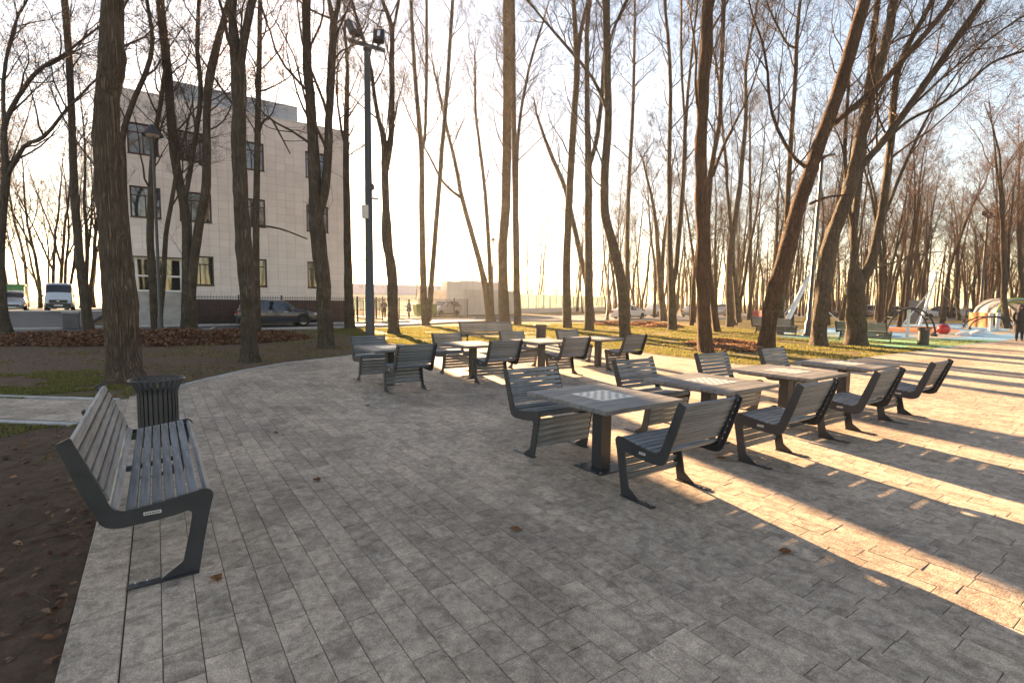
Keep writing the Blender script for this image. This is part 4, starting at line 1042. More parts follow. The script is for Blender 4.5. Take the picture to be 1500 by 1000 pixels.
# ================================================================== grey enclosure, glass barrier, blue hall
t = thing('utility_enclosure', 'grey corrugated sheet enclosure with a taller pale box behind the railing', 'enclosure', (30, 54, 0)); O3 = (30, 54, 0)
def corr(x0, y0, x1, y1, h, mat, name, z0=0):
    d = Vector((x1-x0, y1-y0)); L = d.length; d /= L; nr = Vector((d.y, -d.x)); n = int(L/.32)
    for q in range(n):                                     # each folded sheet
        vs = []
        for s_, o_ in ((0, 0), (.3, 0), (.38, .06), (.92, .06), (1, 0)):
            p = Vector((x0, y0))+d*(L*(q+s_)/n)+nr*o_; vs += [(p.x, p.y, z0), (p.x, p.y, z0+h)]
        MB().add(vs, [(2*i, 2*i+2, 2*i+3, 2*i+1) for i in range(4)]).build(name, mat, t, origin=O3)
corr(27.9, 53.6, 30.8, 54.6, 4.0, 'zinc', 'panel'); corr(30.8, 54.6, 41.0, 58.2, 3.1, 'corrugated', 'panel'); corr(31.2, 56.2, 38.8, 58.6, 4.25, 'zinc', 'upper_panel')
MB().prism([(28.0, 53.8), (30.8, 54.8), (40.9, 58.4), (39, 63), (26.5, 58.5)], 0, 2.95).build('body', 'corrugated', t, origin=O3)
MB().prism([(31.3, 56.4), (38.7, 58.8), (38, 62), (30.2, 59.6)], 2.96, 4.15).build('upper_body', 'zinc', t, origin=O3)
gb = thing('glass_barrier', 'pale green glass noise barrier with white posts before the far wood', 'barrier', (48, 62, 0))
for q in range(16):
    X, Y = 43.5+q*2.2, 60.5+q*1.05
    if q < 15: MB().box(.06, 2.37, -.02, .02, .75, 2.8, Matrix.Translation((X-48, Y-62, 0)) @ Matrix.Rotation(math.atan2(1.05, 2.2), 4, 'Z')).build('pane', 'glass_green', gb); MB().box(.06, 2.37, -.05, .05, -.05, .72, Matrix.Translation((X-48, Y-62, 0)) @ Matrix.Rotation(math.atan2(1.05, 2.2), 4, 'Z')).build('base_panel', 'zinc', gb)
    MB().box(X-48-.06, X-48+.06, Y-62-.08, Y-62+.08, 0, 2.95).build('post', 'white_frame', gb)
hl = thing('blue_roof_hall', 'long low hall with sloping blue roof far behind the refuse bins', 'building', (44, 116, 0)); O4 = (44, 116, 0)
MB().box(24, 66, 114, 130, 0, 3.0).build('wall', 'zinc', hl, origin=O4)
for q in range(14):
    X0 = 23.5+q*3.1
    MB().add([(X0, 113, 3.05), (X0+3.06, 113, 3.05), (X0+3.06, 118, 5.4), (X0, 118, 5.4), (X0, 113, 2.9), (X0+3.06, 113, 2.9), (X0+3.06, 118, 5.2), (X0, 118, 5.2)], [(0, 1, 2, 3), (4, 7, 6, 5), (0, 4, 5, 1), (3, 2, 6, 7), (0, 3, 7, 4), (1, 5, 6, 2)]).build('roof_panel', 'roof_blue', hl, origin=O4)
gb2 = thing('low_site_fence', 'pale low fence stretching in front of the blue roofed hall', 'fence', (34, 92, 0))
for q in range(14): MB().box(q*2.2-12, q*2.2-9.85, -.03, .03, 0, 1.9).build('panel', 'glass_green', gb2)

# ================================================================== vehicles
def wheel(parent, x, y, r, w_):
    wh = MB(); s_ = 1 if y > 0 else -1
    prof = [(r*.66, -w_/2), (r*.93, -w_/2), (r, -w_/2+.03), (r, w_/2-.03), (r*.93, w_/2), (r*.66, w_/2)]
    mb = MB().lathe(prof, 24, close=True); mb.v = [(v[0]+x, y+v[2], v[1]+r) for v in mb.v]
    ty = mb.build('wheel', 'tyre', parent, True)
    mb = MB().lathe([(r*.67, w_*.32), (r*.60, w_*.30), (r*.58, w_*.12), (.001, w_*.10)], 20)
    for k in range(5):
        a = 2*math.pi*k/5; c0 = Vector((math.cos(a), math.sin(a))); n0 = Vector((-c0.y, c0.x))
        p = [c0*.03+n0*.045, c0*r*.63+n0*.035, c0*r*.63-n0*.035, c0*.03-n0*.045]
        mb.add([(q.x, q.y, w_*.14) for q in p]+[(q.x, q.y, w_*.36) for q in p], [(4, 5, 6, 7), (0, 1, 5, 4), (1, 2, 6, 5), (2, 3, 7, 6), (3, 0, 4, 7)])
    mb.v = [(v[0]+x, y+s_*v[2], v[1]+r) for v in mb.v]; mb.build('rim', 'rim', ty)
CARS = {  # stations: x, hood-or-belt height, roof height (None = no cabin), half width ; front at +x
 'suv': dict(st=[(-2.36, .92, None, .80), (-2.32, 1.02, None, .86), (-2.20, 1.07, None, .90), (-2.10, 1.08, 1.35, .92), (-1.75, 1.08, 1.62, .94), (-.9, 1.07, 1.68, .945), (.0, 1.05, 1.68, .945), (.35, 1.04, 1.63, .945), (.85, 1.03, 1.30, .94), (1.15, 1.03, None, .93), (1.7, .99, None, .92), (2.1, .90, None, .88), (2.32, .76, None, .78), (2.40, .58, None, .62)], wb=(-1.42, 1.40), r=.39, z0=.27),
 'sedan': dict(st=[(-2.25, .80, None, .72), (-2.22, .93, None, .80), (-2.05, .98, None, .84), (-1.65, .99, None, .86), (-1.55, .98, 1.03, .86), (-.95, .95, 1.40, .88), (-.3, .94, 1.47, .88), (.25, .93, 1.44, .88), (.95, .93, 1.08, .88), (1.15, .93, None, .87), (1.7, .86, None, .85), (2.05, .76, None, .80), (2.22, .62, None, .68), (2.28, .48, None, .5)], wb=(-1.32, 1.36), r=.31, z0=.22),
 'van': dict(st=[(-2.8, 1.2, 2.3, .92), (-2.75, 1.25, 2.52, .98), (-1.5, 1.30, 2.58, 1.0), (.6, 1.30, 2.55, 1.0), (1.0, 1.28, 2.46, .99), (1.85, 1.25, 1.60, .98), (2.05, 1.25, None, .97), (2.45, 1.12, None, .95), (2.68, .95, None, .88), (2.78, .7, None, .76)], wb=(-1.7, 1.75), r=.36, z0=.30),
 'hatch': dict(st=[(-2.1, .95, None, .80), (-2.05, 1.05, 1.3, .86), (-1.75, 1.08, 1.70, .88), (-.8, 1.05, 1.78, .89), (.1, 1.03, 1.76, .89), (.45, 1.03, 1.66, .89), (1.15, 1.02, 1.14, .89), (1.3, 1.02, None, .88), (1.75, .93, None, .86), (2.05, .80, None, .80), (2.16, .55, None, .62)], wb=(-1.28, 1.32), r=.32, z0=.24)}
def car(label, kind, mat, loc, rz, group='parked vehicles'):
    C_ = CARS[kind]; st = C_['st']; z0 = C_['z0']
    t = thing('parked_van' if kind == 'van' else 'parked_car', label, 'van' if kind == 'van' else 'car', loc, rz, group)
    rows = []
    for (x, bz, rz_, w_) in st:
        cab = rz_ is not None and rz_ > bz+.06
        tz = rz_ if cab else bz+.03
        wr = w_*(.80 if kind != 'van' else .88)*(1 if cab else 1.0) if cab else w_*.86
        half = [(w_*.82, z0), (w_*.97, z0+.10), (w_, z0+.30), (w_*.995, bz*.82), (w_*.965, bz), ((w_*.955+wr)/2 if cab else w_*.93, (bz+tz)/2 if cab else bz+.012), (wr, tz-.07 if cab else bz+.02), (wr*.82, tz-.01 if cab else bz+.026), (wr*.4, tz+.01), (0, tz+.015)]
        sec = [(x, -y, z) for (y, z) in half]+[(x, y, z) for (y, z) in reversed(half[:-1])]
        rows.append(sec)
    m_ = len(rows[0]); body = MB(); vs = [v for r_ in rows for v in r_]; k = len(rows)
    fs = [(i*m_+j, (i+1)*m_+j, (i+1)*m_+j+1, i*m_+j+1) for i in range(k-1) for j in range(m_-1)]+[((i+1)*m_, i*m_, i*m_+m_-1, (i+1)*m_+m_-1) for i in range(k-1)]
    fs += [tuple(range(m_)), tuple(range(k*m_-1, (k-1)*m_-1, -1))]
    bd = body.add(vs, fs).build('body', mat, t, True)
    def glass(name, cells, off=.006, inset=.06):
        for cell in cells:
            P = [Vector(rows[i][j]) for i, j in cell]; c_ = sum(P, Vector())/len(P); nn = (P[1]-P[0]).cross(P[2]-P[0]).normalized()
            if nn.dot(c_-Vector((0, 0, .9))) < 0: nn = -nn
            MB().add([tuple(p.lerp(c_, inset)+nn*off) for p in P], [tuple(range(len(P)))]).build(name, 'glass_car', bd)
    cabs = [i for i, s_ in enumerate(st) if s_[2] is not None and s_[2] > s_[1]+.06]
    for i, j in zip(cabs[:-1], cabs[1:]):
        if kind == 'van' and st[j][0] < .7: continue
        for a, b in ((4, 6), (m_-5, m_-7)): glass('side_window', [[(i, a), (j, a), (j, b), (i, b)]], inset=.08)
    def strip(name, i0, i1, j0, j1, off=.008, t0=.10, t1=.90):
        vs = []
        for j in range(j0, j1+1):
            A, Bv = Vector(rows[i0][j]), Vector(rows[i1][j]); vs.append((A.lerp(Bv, t0), A.lerp(Bv, t1)))
        nn = (vs[-1][0]-vs[0][0]).cross(vs[0][1]-vs[0][0]).normalized()
        if nn.z < 0: nn = -nn
        flat = [tuple(q+nn*off) for p in vs for q in p]
        MB().add(flat, [(2*i, 2*i+2, 2*i+3, 2*i+1) for i in range(len(vs)-1)]).build(name, 'glass_car', bd, True)
    ws, pre = cabs[-1], cabs[-2]
    strip('windscreen', ws, pre, 6, m_-7)
    if kind != 'van': strip('rear_window', cabs[0], cabs[1], 6, m_-7)
    fx = st[-2][0]; fw_ = st[-3][3]; bx = st[0][0]
    for s_ in (-1, 1):
        hz = st[-3][1]-.10
        Mh = Matrix.Translation((st[-3][0]+.0, s_*fw_*.80, hz)) @ Matrix.Rotation(s_*R(-24), 4, 'Z')
        MB().box(-.05, .13, -.17, .17, -.07, .07, Mh).build('headlight', 'lamp_clear', t)
        MB().box(bx-.012, bx+.2, s_*st[1][3]*.80-.16, s_*st[1][3]*.80+.16, st[0][1]-.12, st[0][1]+.05).build('tail_light', 'lamp_red', t)
        MB().box(st[cabs[-1]][0]-.25, st[cabs[-1]][0]-.08, s_*(st[cabs[-1]][3]+.10)-.09, s_*(st[cabs[-1]][3]+.10)+.09, st[cabs[-1]][1]+.02, st[cabs[-1]][1]+.18).build('mirror', 'black_plastic' if kind == 'van' else mat, t)
        for wx in C_['wb']:
            wheel(t, wx, s_*(st[5][3]-.082), C_['r'], .21)
            arch = MB().lathe([(C_['r']*1.16, 0), (C_['r']*1.16, .02), (.01, .02)], 24); arch.v = [(v[0]+wx, s_*(st[5][3]-.014)+s_*v[2]*.9, max(z0-.02, v[1]+C_['r'])) for v in arch.v]; arch.build('wheel_arch', 'black_plastic', t)
    for s_ in (-1, 1):
        for hx in (-.55, .35): MB().box(hx-.1, hx+.1, s_*(st[5][3]+.004)-.012, s_*(st[5][3]+.004)+.012, st[5][1]*.86, st[5][1]*.86+.03).build('door_handle', 'rim', t)
    MB().box(fx-.02, st[-1][0]+.025, -.48, .48, z0+.16, z0+.34).build('grille', 'black_plastic', t)
    MB().box(st[-1][0]+.026, st[-1][0]+.04, -.26, .26, z0+.04, z0+.15).build('number_plate', 'number_plate', t)
    MB().box(bx-.03, bx-.005, -.26, .26, st[0][1]-.22, st[0][1]-.11).build('number_plate', 'number_plate', t)
    MB().box(C_['wb'][0]+.42, C_['wb'][1]-.42, -st[5][3]-.004, st[5][3]+.004, z0-.03, z0+.09).build('sill', 'black_plastic', t)
    MB().box(bx+.02, fx+.04, -st[5][3]*.8, st[5][3]*.8, z0-.05, z0+.12).build('bumper', 'black_plastic', t)
    return t
car('dark navy estate car parked in front of the building railing', 'suv', 'paint_navy', (6.4, 35.8, -.02), 0)
vn = car('pale blue white delivery van facing the plaza on the terrace', 'van', 'paint_van', (-7.35, 63.6, .41), R(-86))
MB().box(2.60, 2.86, -.62, .62, .74, 1.02).build('radiator_grille', 'black_plastic', vn); MB().box(2.45, 2.85, -.86, .86, .34, .70).build('front_bumper', 'black_plastic', vn)
MB().box(2.861, 2.875, -.30, .30, .46, .58).build('front_plate', 'number_plate', vn)
MB().lathe([(.001, 0), (.10, 0), (.10, .012), (.001, .012)], 16).build('badge', 'rim', vn).matrix_local = Matrix.Translation((2.862, 0, .90)) @ Matrix.Rotation(R(90), 4, 'Y') @ Matrix.Diagonal((.5, 1.3, 1, 1))
car('silver grey hatchback parked beside the delivery van', 'hatch', 'paint_silver', (-10.5, 63.4, .41), R(-84))
car('white sedan half hidden by the curved trunk', 'sedan', 'paint_white', (42.5, 38.8, -.02), R(10))
car('white sedan showing its tail between the curved trunk and the forked tree', 'sedan', 'paint_white', (54.2, 45.0, -.02), R(22))
car('silver grey sedan parked behind the thin leaning stem', 'sedan', 'paint_silver', (58.6, 42.2, -.02), R(16))
car('light estate car with roof box parked beyond the red brown trunk', 'suv', 'paint_silver', (65.5, 41.6, -.02), R(12))
car('silver car behind the short railing next to the enclosure', 'hatch', 'paint_silver', (27.2, 53.0, -.02), R(200))
for k, (X, Y, m_, kd) in enumerate(((76, 30.5, 'paint_navy', 'sedan'), (79.5, 29.8, 'paint_silver', 'hatch'), (84, 28.2, 'paint_navy', 'suv'), (89, 27, 'paint_white', 'sedan'), (94, 26, 'paint_navy', 'hatch'), (99, 24.2, 'paint_silver', 'sedan'))):
    car('car parked in the row beyond the play area', kd, m_, (X, Y, -.03), R(100+k*3), 'cars parked beyond the play area')
t = thing('green_container', 'bright green container standing behind the silver hatchback', 'container', (-12.5, 72, .41))
MB().box(-1.6, 1.6, -1, 1, 0.15, 2.35).build('body', 'green_metal', t); MB().box(-1.7, 1.7, -1.1, 1.1, 2.353, 2.5).build('lid', 'green_metal', t)
for k, (X, Y) in enumerate(((22.7, 49.6), (24.0, 49.9))):
    t = thing('wheelie_bin', 'large green wheeled refuse bin beside the man in blue', 'bin', (X, Y, .02), 0, 'green refuse bins')
    MB().add([(-.5, -.4, .15), (.5, -.4, .15), (.5, .4, .15), (-.5, .4, .15), (-.62, -.5, 1.2), (.62, -.5, 1.2), (.62, .5, 1.2), (-.62, .5, 1.2)], [(3, 2, 1, 0), (4, 5, 6, 7), (0, 1, 5, 4), (1, 2, 6, 5), (2, 3, 7, 6), (3, 0, 4, 7)]).build('body', 'bin_green', t)
    MB().cbox(-.66, .66, -.54, .54, 1.203, 1.36, .08).build('lid', 'bin_green', t)
    for sx in (-.4, .4):
        mb = MB().lathe([(.02, -.04), (.1, -.04), (.1, .04), (.02, .04)], 12); mb.v = [(sx+v[2], -.3+v[0], .1+v[1]) for v in mb.v]; mb.build('wheel', 'tyre', t)
for k in range(3):
    t = thing('barrier_block', 'red plastic water filled road barrier beyond the lawn', 'barrier', (68.5+1.7*k, 39.6-.8*k, -.02), R(-20), 'red road barriers')
    MB().add([(-.75, -.25, 0), (.75, -.25, 0), (.75, .25, 0), (-.75, .25, 0), (-.75, -.22, .25), (.75, -.22, .25), (.75, .22, .25), (-.75, .22, .25), (-.72, -.10, .85), (.72, -.10, .85), (.72, .10, .85), (-.72, .10, .85)],
             [(3, 2, 1, 0), (8, 9, 10, 11)]+[(i+4*q, (i+1) % 4+4*q, (i+1) % 4+4*q+4, i+4*q+4) for q in range(2) for i in range(4)]).build('body', 'red_plastic', t)
    MB().box(-.6, .6, -.19, .19, .34, .38).build('rib', 'red_plastic', t)
def road_sign(label, loc, h, kind):
    t = thing('road_sign', label, 'sign', loc, R(-60)); MB().lathe([(.03, 0), (.03, h)], 8).build('pole', 'zinc', t)
    if kind == 'bus':
        MB().box(-.42, .42, -.05, -.035, h-.75, h+.05).build('board', 'sign_yellow', t); p = MB().box(-.34, .34, -.056, -.051, h-.67, h-.03).build('panel', 'sign_blue', t)
        MB().add([(-.2, -.058, h-.55), (.2, -.058, h-.55), (0, -.058, h-.15)], [(0, 1, 2)]).build('symbol', 'plate_white', p)
    else:
        MB().box(-.3, .3, -.05, -.035, h-.7, h).build('board', 'sign_blue', t); MB().box(-.3, .3, -.05, -.035, h-1.2, h-.75).build('lower_board', 'plate_white', t)
road_sign('blue crossing sign on a yellow board by the play area', (61.0, 24.6, 0), 3.6, 'bus')
road_sign('narrow blue and white parking sign beyond the stout trunk', (66, 23.2, 0), 3.7, 'p')
t = thing('kiosk_box', 'plain grey cabinet standing among the cars beyond the play area', 'cabinet', (66.5, 20.5, 0)); MB().box(-1, 1, -.6, .6, 0, 2.3).build('body', 'tunnel_grey', t); MB().box(-.9, -.05, -.62, -.602, .15, 2.1).box(.05, .9, -.62, -.602, .15, 2.1).build('doors', 'bin_steel', t)

# ================================================================== play area
PG = [(26.2, 7.25), (31, 7.2), (75, 7.2), (75, 15), (62, 17.5), (48, 18.5), (40, 18), (33, 17.0), (28.5, 16.2), (27.2, 12.5), (25.5, 9.0)]
sheet('play_surface', PG, -.010, 'rubber_blue')
def blob(cx, cy, rx, ry, rot=0, n=28, wob=.12, sd=0):
    o = []
    for i in range(n):
        a = 2*math.pi*i/n; k = 1+wob*math.sin(3*a+sd)+wob*.6*math.sin(5*a+sd*2); x, y = rx*k*math.cos(a), ry*k*math.sin(a)
        o.append((cx+x*math.cos(rot)-y*math.sin(rot), cy+x*math.sin(rot)+y*math.cos(rot)))
    return o
for (nm, b_, z_, m_) in (('play_patch_green', [(26.0, 7.35), (36, 7.3), (34.5, 9.6), (31, 10.8), (29.5, 13.5), (28.0, 14.6), (27.3, 12.3), (25.8, 9.0)], -.006, 'rubber_green'), ('play_patch_orange', blob(46, 14.2, 7.5, 2.4, .1, sd=1), -.006, 'rubber_orange'), ('play_patch_sand', blob(40, 10.6, 6.5, 1.1, .05, sd=2), -.005, 'rubber_sand'),
                         ('play_patch_sand', blob(52, 9.4, 8, .9, .02, sd=4), -.005, 'rubber_sand'), ('play_patch_orange', blob(62, 11.3, 5, 1.2, 0, sd=3), -.004, 'rubber_orange')):
    sheet(nm, b_, z_, m_)
def play_mast(label, base, top, r, net):
    t = thing('climbing_mast', label, 'mast', (base[0], base[1], 0), 0, 'leaning climbing masts')
    d = Vector(top)-Vector((base[0], base[1], 0))
    MB().tube([(0, 0, -.05), tuple(d*.5), tuple(d)], [r, r*.95, r*.7], 12).build('pole', 'white_paint', t, True)
    MB().lathe([(r*.4, -.1), (r*1.5, 0), (r*1.5, .12), (r*.4, .2)], 12, tuple(d)).build('head', 'white_paint', t, True)
    for n_ in net:
        MB().tube([tuple(d*n_[0]), (n_[1]-base[0], n_[2]-base[1], n_[3])], n_[4], 5).build('stay', 'rope' if n_[4] < .03 else 'white_paint', t)
play_mast('stout white leaning mast behind the big heavily leaning trunk', (34.6, 17.9), (36.6, 17.2, 3.95), .17, [(.62, 33.2, 17.9, .0, .03), (.7, 36.6, 15.2, .6, .03), (.98, 33.5, 18.5, .0, .02)])
play_mast('slim white leaning mast with long stays in the play area', (56.4, 16.9), (57.25, 16.2, 4.6), .12, [(.72, 52.5, 17.0, .0, .05), (.96, 59.2, 13.2, .0, .02), (.45, 53.6, 16.4, .0, .035), (.8, 58.6, 13.8, .0, .02)])
def arch(label, c, w_, h_, rot, pole=True):
    t = thing('play_arch', label, 'arch', (c[0], c[1], 0), rot)
    n = 22
    for s_ in (-.28, .28):
        MB().tube([(w_*math.cos(math.pi*i/n), s_, .18+h_*math.sin(math.pi*i/n)) for i in range(n+1)], .045, 8).build('tube', 'black_steel', t, True)
    for i in range(2, n-1, 3): MB().tube([(w_*math.cos(math.pi*i/n), -.28, .18+h_*math.sin(math.pi*i/n)), (w_*math.cos(math.pi*i/n), .28, .18+h_*math.sin(math.pi*i/n))], .02, 6).build('rung', 'black_steel', t)
    for sx in (-1, 1): MB().box(sx*w_-.10, sx*w_+.10, -.32, .32, .12, .24).build('seat', 'black_steel', t); MB().tube([(sx*(w_-.05), 0, .2), (sx*(w_+.30), 0, .42)], .03, 6).build('handle', 'black_steel', t)
    MB().tube([(0, 0, -.05), (0, 0, .18+h_)], .075, 10).build('post', 'zinc', t, True)
    MB().box(-.28, .28, -.3, .3, .14+h_, .2+h_).build('hinge', 'black_steel', t)
arch('big black arched seesaw on a grey post', (33.3, 10.5), 1.2, 1.42, R(-42))
arch('low black arched seesaw near the coloured tunnel', (48.4, 10.4), 1.6, .85, R(-40))
t = thing('play_ball', 'glossy red ball fixed on the play surface', 'ball', (40.5, 10.9, -.01)); mb = MB(); mb.lathe([(max(.001, .34*math.sin(math.pi*i/12)), .30-.34*math.cos(math.pi*i/12)) for i in range(13)], 24); mb.build('shell', 'ball_red', t, True); MB().lathe([(.2, -.05), (.2, .03)], 16).build('foot', 'black_steel', t)
for (X, Y, r_) in ((39.6, 9.7, .40), (43.4, 9.9, .42), (34.6, 12.0, .38)):
    t = thing('play_dome', 'pale hemispherical stepping dome on the blue play surface', 'dome', (X, Y, -.01), 0, 'stepping domes'); MB().lathe([(r_*math.cos(math.pi/2*i/7)+.002, r_*.55*math.sin(math.pi/2*i/7)) for i in range(8)], 22).build('shell', 'white_paint', t, True); MB().lathe([(r_+.05, 0), (r_+.05, .02)], 22).build('rim', 'tunnel_grey', t)
t = thing('play_tunnel', 'grey play tunnel with lime, red and turquoise rings', 'tunnel', (57.8, 11.0, 0), R(-48))
def arc_ring(r0, r1, y0, y1, mat, name):
    n = 28; vs = []; fs = []
    for i in range(n+1):
        a = -.25+(math.pi+.5)*i/n
        for (r_, y) in ((r0, y0), (r1, y0), (r1, y1), (r0, y1)): vs.append((r_*math.cos(a), y, .95+r_*math.sin(a)))
    for i in range(n):
        for j in range(4): fs.append((i*4+j, i*4+(j+1) % 4, i*4+4+(j+1) % 4, i*4+4+j))
    fs += [(0, 1, 2, 3), tuple(n*4+j for j in (3, 2, 1, 0))]
    MB().add(vs, fs).build(name, mat, t, True)
arc_ring(1.35, 1.5, -.2, 2.6, 'tunnel_grey', 'shell'); arc_ring(1.28, 1.36, -.32, -.2, 'tunnel_red', 'ring'); arc_ring(1.362, 1.46, -.34, -.205, 'tunnel_cyan', 'ring'); arc_ring(1.465, 1.54, -.32, -.205, 'tunnel_lime', 'ring'); arc_ring(1.15, 1.278, -.30, -.1, 'tunnel_lime', 'ring')
MB().prism([(-1.9, -.2), (-1.55, -.2), (-1.55, 2.4), (-1.9, 2.4)], -.02, 1.2).build('side_block', 'rubber_orange', t)
for (X, Y) in ((49.6, 10.7), (50.3, 10.45)):
    t = thing('play_post', 'short thick grey post beside the low seesaw', 'post', (X, Y, 0), 0, 'grey posts in the play area'); MB().lathe([(.13, -.03), (.13, 1.25), (.10, 1.3)], 14).build('shaft', 'zinc', t, True); MB().lathe([(.2, -.03), (.2, .02)], 14).build('flange', 'tunnel_grey', t)
sheet('far_path', [(60, 19.5), (150, 25), (150, 30), (60, 23)], -.024, 'asphalt')

# ================================================================== people
def person(label, loc, rz, h, coat, legs, pose='walk', hood=False, coat_len=.42):
    t = thing('person', label, 'person', loc, rz); k = h/1.75
    V = []; E_ = []; Rr = []
    def v(x, y, z, r, par=None):
        V.append((x*k, y*k, z*k)); Rr.append(r*k)
        if par is not None: E_.append((par, len(V)-1))
        return len(V)-1
    st = .20 if pose == 'walk' else .09 if pose == 'stroll' else .03
    pel = v(0, 0, .95, .135); sp1 = v(0, 0, 1.12, .125, pel); ch = v(0, .0, 1.32, .15, sp1); nk = v(0, .0, 1.47, .065, ch); hb = v(0, .02, 1.56, .075, nk); hm = v(0, .03, 1.64, .095, hb); ht = v(0, .02, 1.72, .07, hm)
    for s_ in (-1, 1):
        hp = v(s_*.10, 0, .88, .095, pel); kn = v(s_*.10, s_*st*.7+.03, .49, .066, hp); an = v(s_*.10, s_*st*1.3-(.05 if s_ < 0 and st > .1 else 0), .10, .045, kn); he = v(s_*.10, s_*st*1.3+.02, .045, .042, an); to = v(s_*.11, s_*st*1.3+.17, .035, .036, he)
        sh = v(s_*.19, 0, 1.40, .072, ch); el = v(s_*.255, -.06 if pose != 'hold' else .03, 1.12, .052, sh)
        wr = v(s_*.215, .10, .93, .036, el) if pose != 'hold' else v(s_*.10, .27, 1.12, .034, el)
        d = Vector((0, .35, -1)).normalized() if pose != 'hold' else Vector((-s_*.3, 1, .25)).normalized()
        sv = Vector((1, 0, 0)) if pose != 'hold' else Vector((0, .2, 1)).normalized()
        b = Vector(V[wr])/k; pm = v(*(b+d*.07), .034, wr)
        for q, (off, ln) in enumerate(((-.026, .070), (-.009, .082), (.009, .078), (.026, .062))):
            f1 = v(*(b+d*.105+sv*off), .0105, pm); v(*(b+d*(.105+ln)+sv*off*1.1+Vector((0, .012, 0))), .0085, f1)
        th = v(*(b+d*.05+sv*-.04), .012, pm); v(*(b+d*.10+sv*-.055), .0095, th)
    me = bpy.data.meshes.new('body'); me.from_pydata(V, E_, []); o = link('body', me, t)
    md = o.modifiers.new('skin', 'SKIN')
    for i, r_ in enumerate(Rr): me.skin_vertices[0].data[i].radius = (r_, r_)
    me.skin_vertices[0].data[0].use_root = True
    md.use_smooth_shade = True
    s2 = o.modifiers.new('sub', 'SUBSURF'); s2.levels = 2; s2.render_levels = 2
    me.materials.append(MATS['skin'])
    # trousers, coat, shoes, head details as children
    def loft(name, rings, mat, n=18):
        mb = MB(); vs = []
        for (x, y, z, rx, ry) in rings:
            for j in range(n):
                a = 2*math.pi*j/n; q = 1+.04*mnoise.noise(Vector((math.cos(a)*2, math.sin(a)*2, z*6)))
                vs.append(((x+rx*q*math.cos(a))*k, (y+ry*q*math.sin(a))*k, z*k))
        K = len(rings); fs = [(i*n+j, i*n+(j+1) % n, (i+1)*n+(j+1) % n, (i+1)*n+j) for i in range(K-1) for j in range(n)]+[tuple(range(n-1, -1, -1)), tuple(range((K-1)*n, K*n))]
        return mb.add(vs, fs).build(name, mat, t, True)
    for s_ in (-1, 1):
        an = (s_*.10, s_*st*1.3-(.05 if s_ < 0 and st > .1 else 0))
        loft('trouser_leg', [(s_*.10, an[1], .10, .066, .068), (s_*.10, (an[1]+s_*st*.7+.03)/2, .30, .075, .08), (s_*.10, s_*st*.7+.03, .49, .085, .09), (s_*.10, s_*st*.3, .70, .10, .11), (s_*.085, 0, .93, .115, .125)], legs)
        loft('shoe', [(s_*.10, an[1]+.05, 0, .05, .13), (s_*.10, an[1]+.05, .05, .052, .13), (s_*.10, an[1]+.01, .10, .05, .07), (s_*.10, an[1]-.01, .13, .05, .055)], 'cloth_black', 14)
    loft('coat', [(0, .0, coat_len, .235, .205), (0, 0, .65, .235, .20), (0, 0, .92, .215, .185), (0, 0, 1.10, .195, .165), (0, 0, 1.30, .225, .17), (0, 0, 1.42, .20, .14), (0, .01, 1.49, .10, .095), (0, .01, 1.52, .085, .085)], coat)
    slv = MB()
    for s_ in (-1, 1):
        el = (s_*.255, -.06 if pose != 'hold' else .03, 1.12); wr = (s_*.215, .10, .95) if pose != 'hold' else (s_*.115, .24, 1.12)
        mb = MB().tube([(s_*.15*k, 0, 1.40*k), (s_*.20*k, -.01*k, 1.36*k), (s_*.235*k, el[1]*.6*k, 1.24*k), tuple(q*k for q in el), tuple(q*k for q in ((el[0]+wr[0])/2, (el[1]+wr[1])/2, (el[2]+wr[2])/2)), tuple(q*k for q in wr)], [.085*k, .092*k, .082*k, .076*k, .066*k, .056*k], 12); mb.build('sleeve', coat, t, True)
    if hood: loft('hood', [(0, 0, 1.44, .13, .12), (0, -.02, 1.52, .135, .13), (0, -.03, 1.62, .14, .135), (0, -.03, 1.72, .115, .115), (0, -.02, 1.79, .05, .06)], coat)
    else: loft('hair', [(0, -.015, 1.60, .100, .095), (0, -.012, 1.68, .108, .108), (0, 0, 1.75, .085, .09), (0, .01, 1.79, .03, .035)], 'hair_dark' if pose != 'hold' else 'cloth_black')
    fc = MB().box(-.012*k, .012*k, .115*k, .15*k, 1.585*k, 1.635*k).build('nose', 'skin', t)
    for s_ in (-1, 1): MB().lathe([(.002, -.012*k), (.012*k, 0), (.002, .012*k)], 8, (s_*.036*k, .112*k, 1.645*k)).build('eye', 'hair_dark', t)
    MB().box(-.026*k, .026*k, .108*k, .118*k, 1.553*k, 1.562*k).build('mouth', 'tunnel_red', t)
    return t
person('person in a long black hooded padded coat walking on the paved path', (36.6, 6.75, .0), R(104), 1.80, 'cloth_black', 'cloth_black', 'stroll', True)
person('person in black standing at the gate railing holding something', (17.1, 45.2, -.02), R(170), 1.78, 'cloth_black', 'cloth_black', 'hold', False, .80)
person('person in a blue jacket and cap beside the green refuse bins', (20.0, 46.2, -.02), R(60), 1.80, 'cloth_blue', 'cloth_grey', 'hold', False, .80)

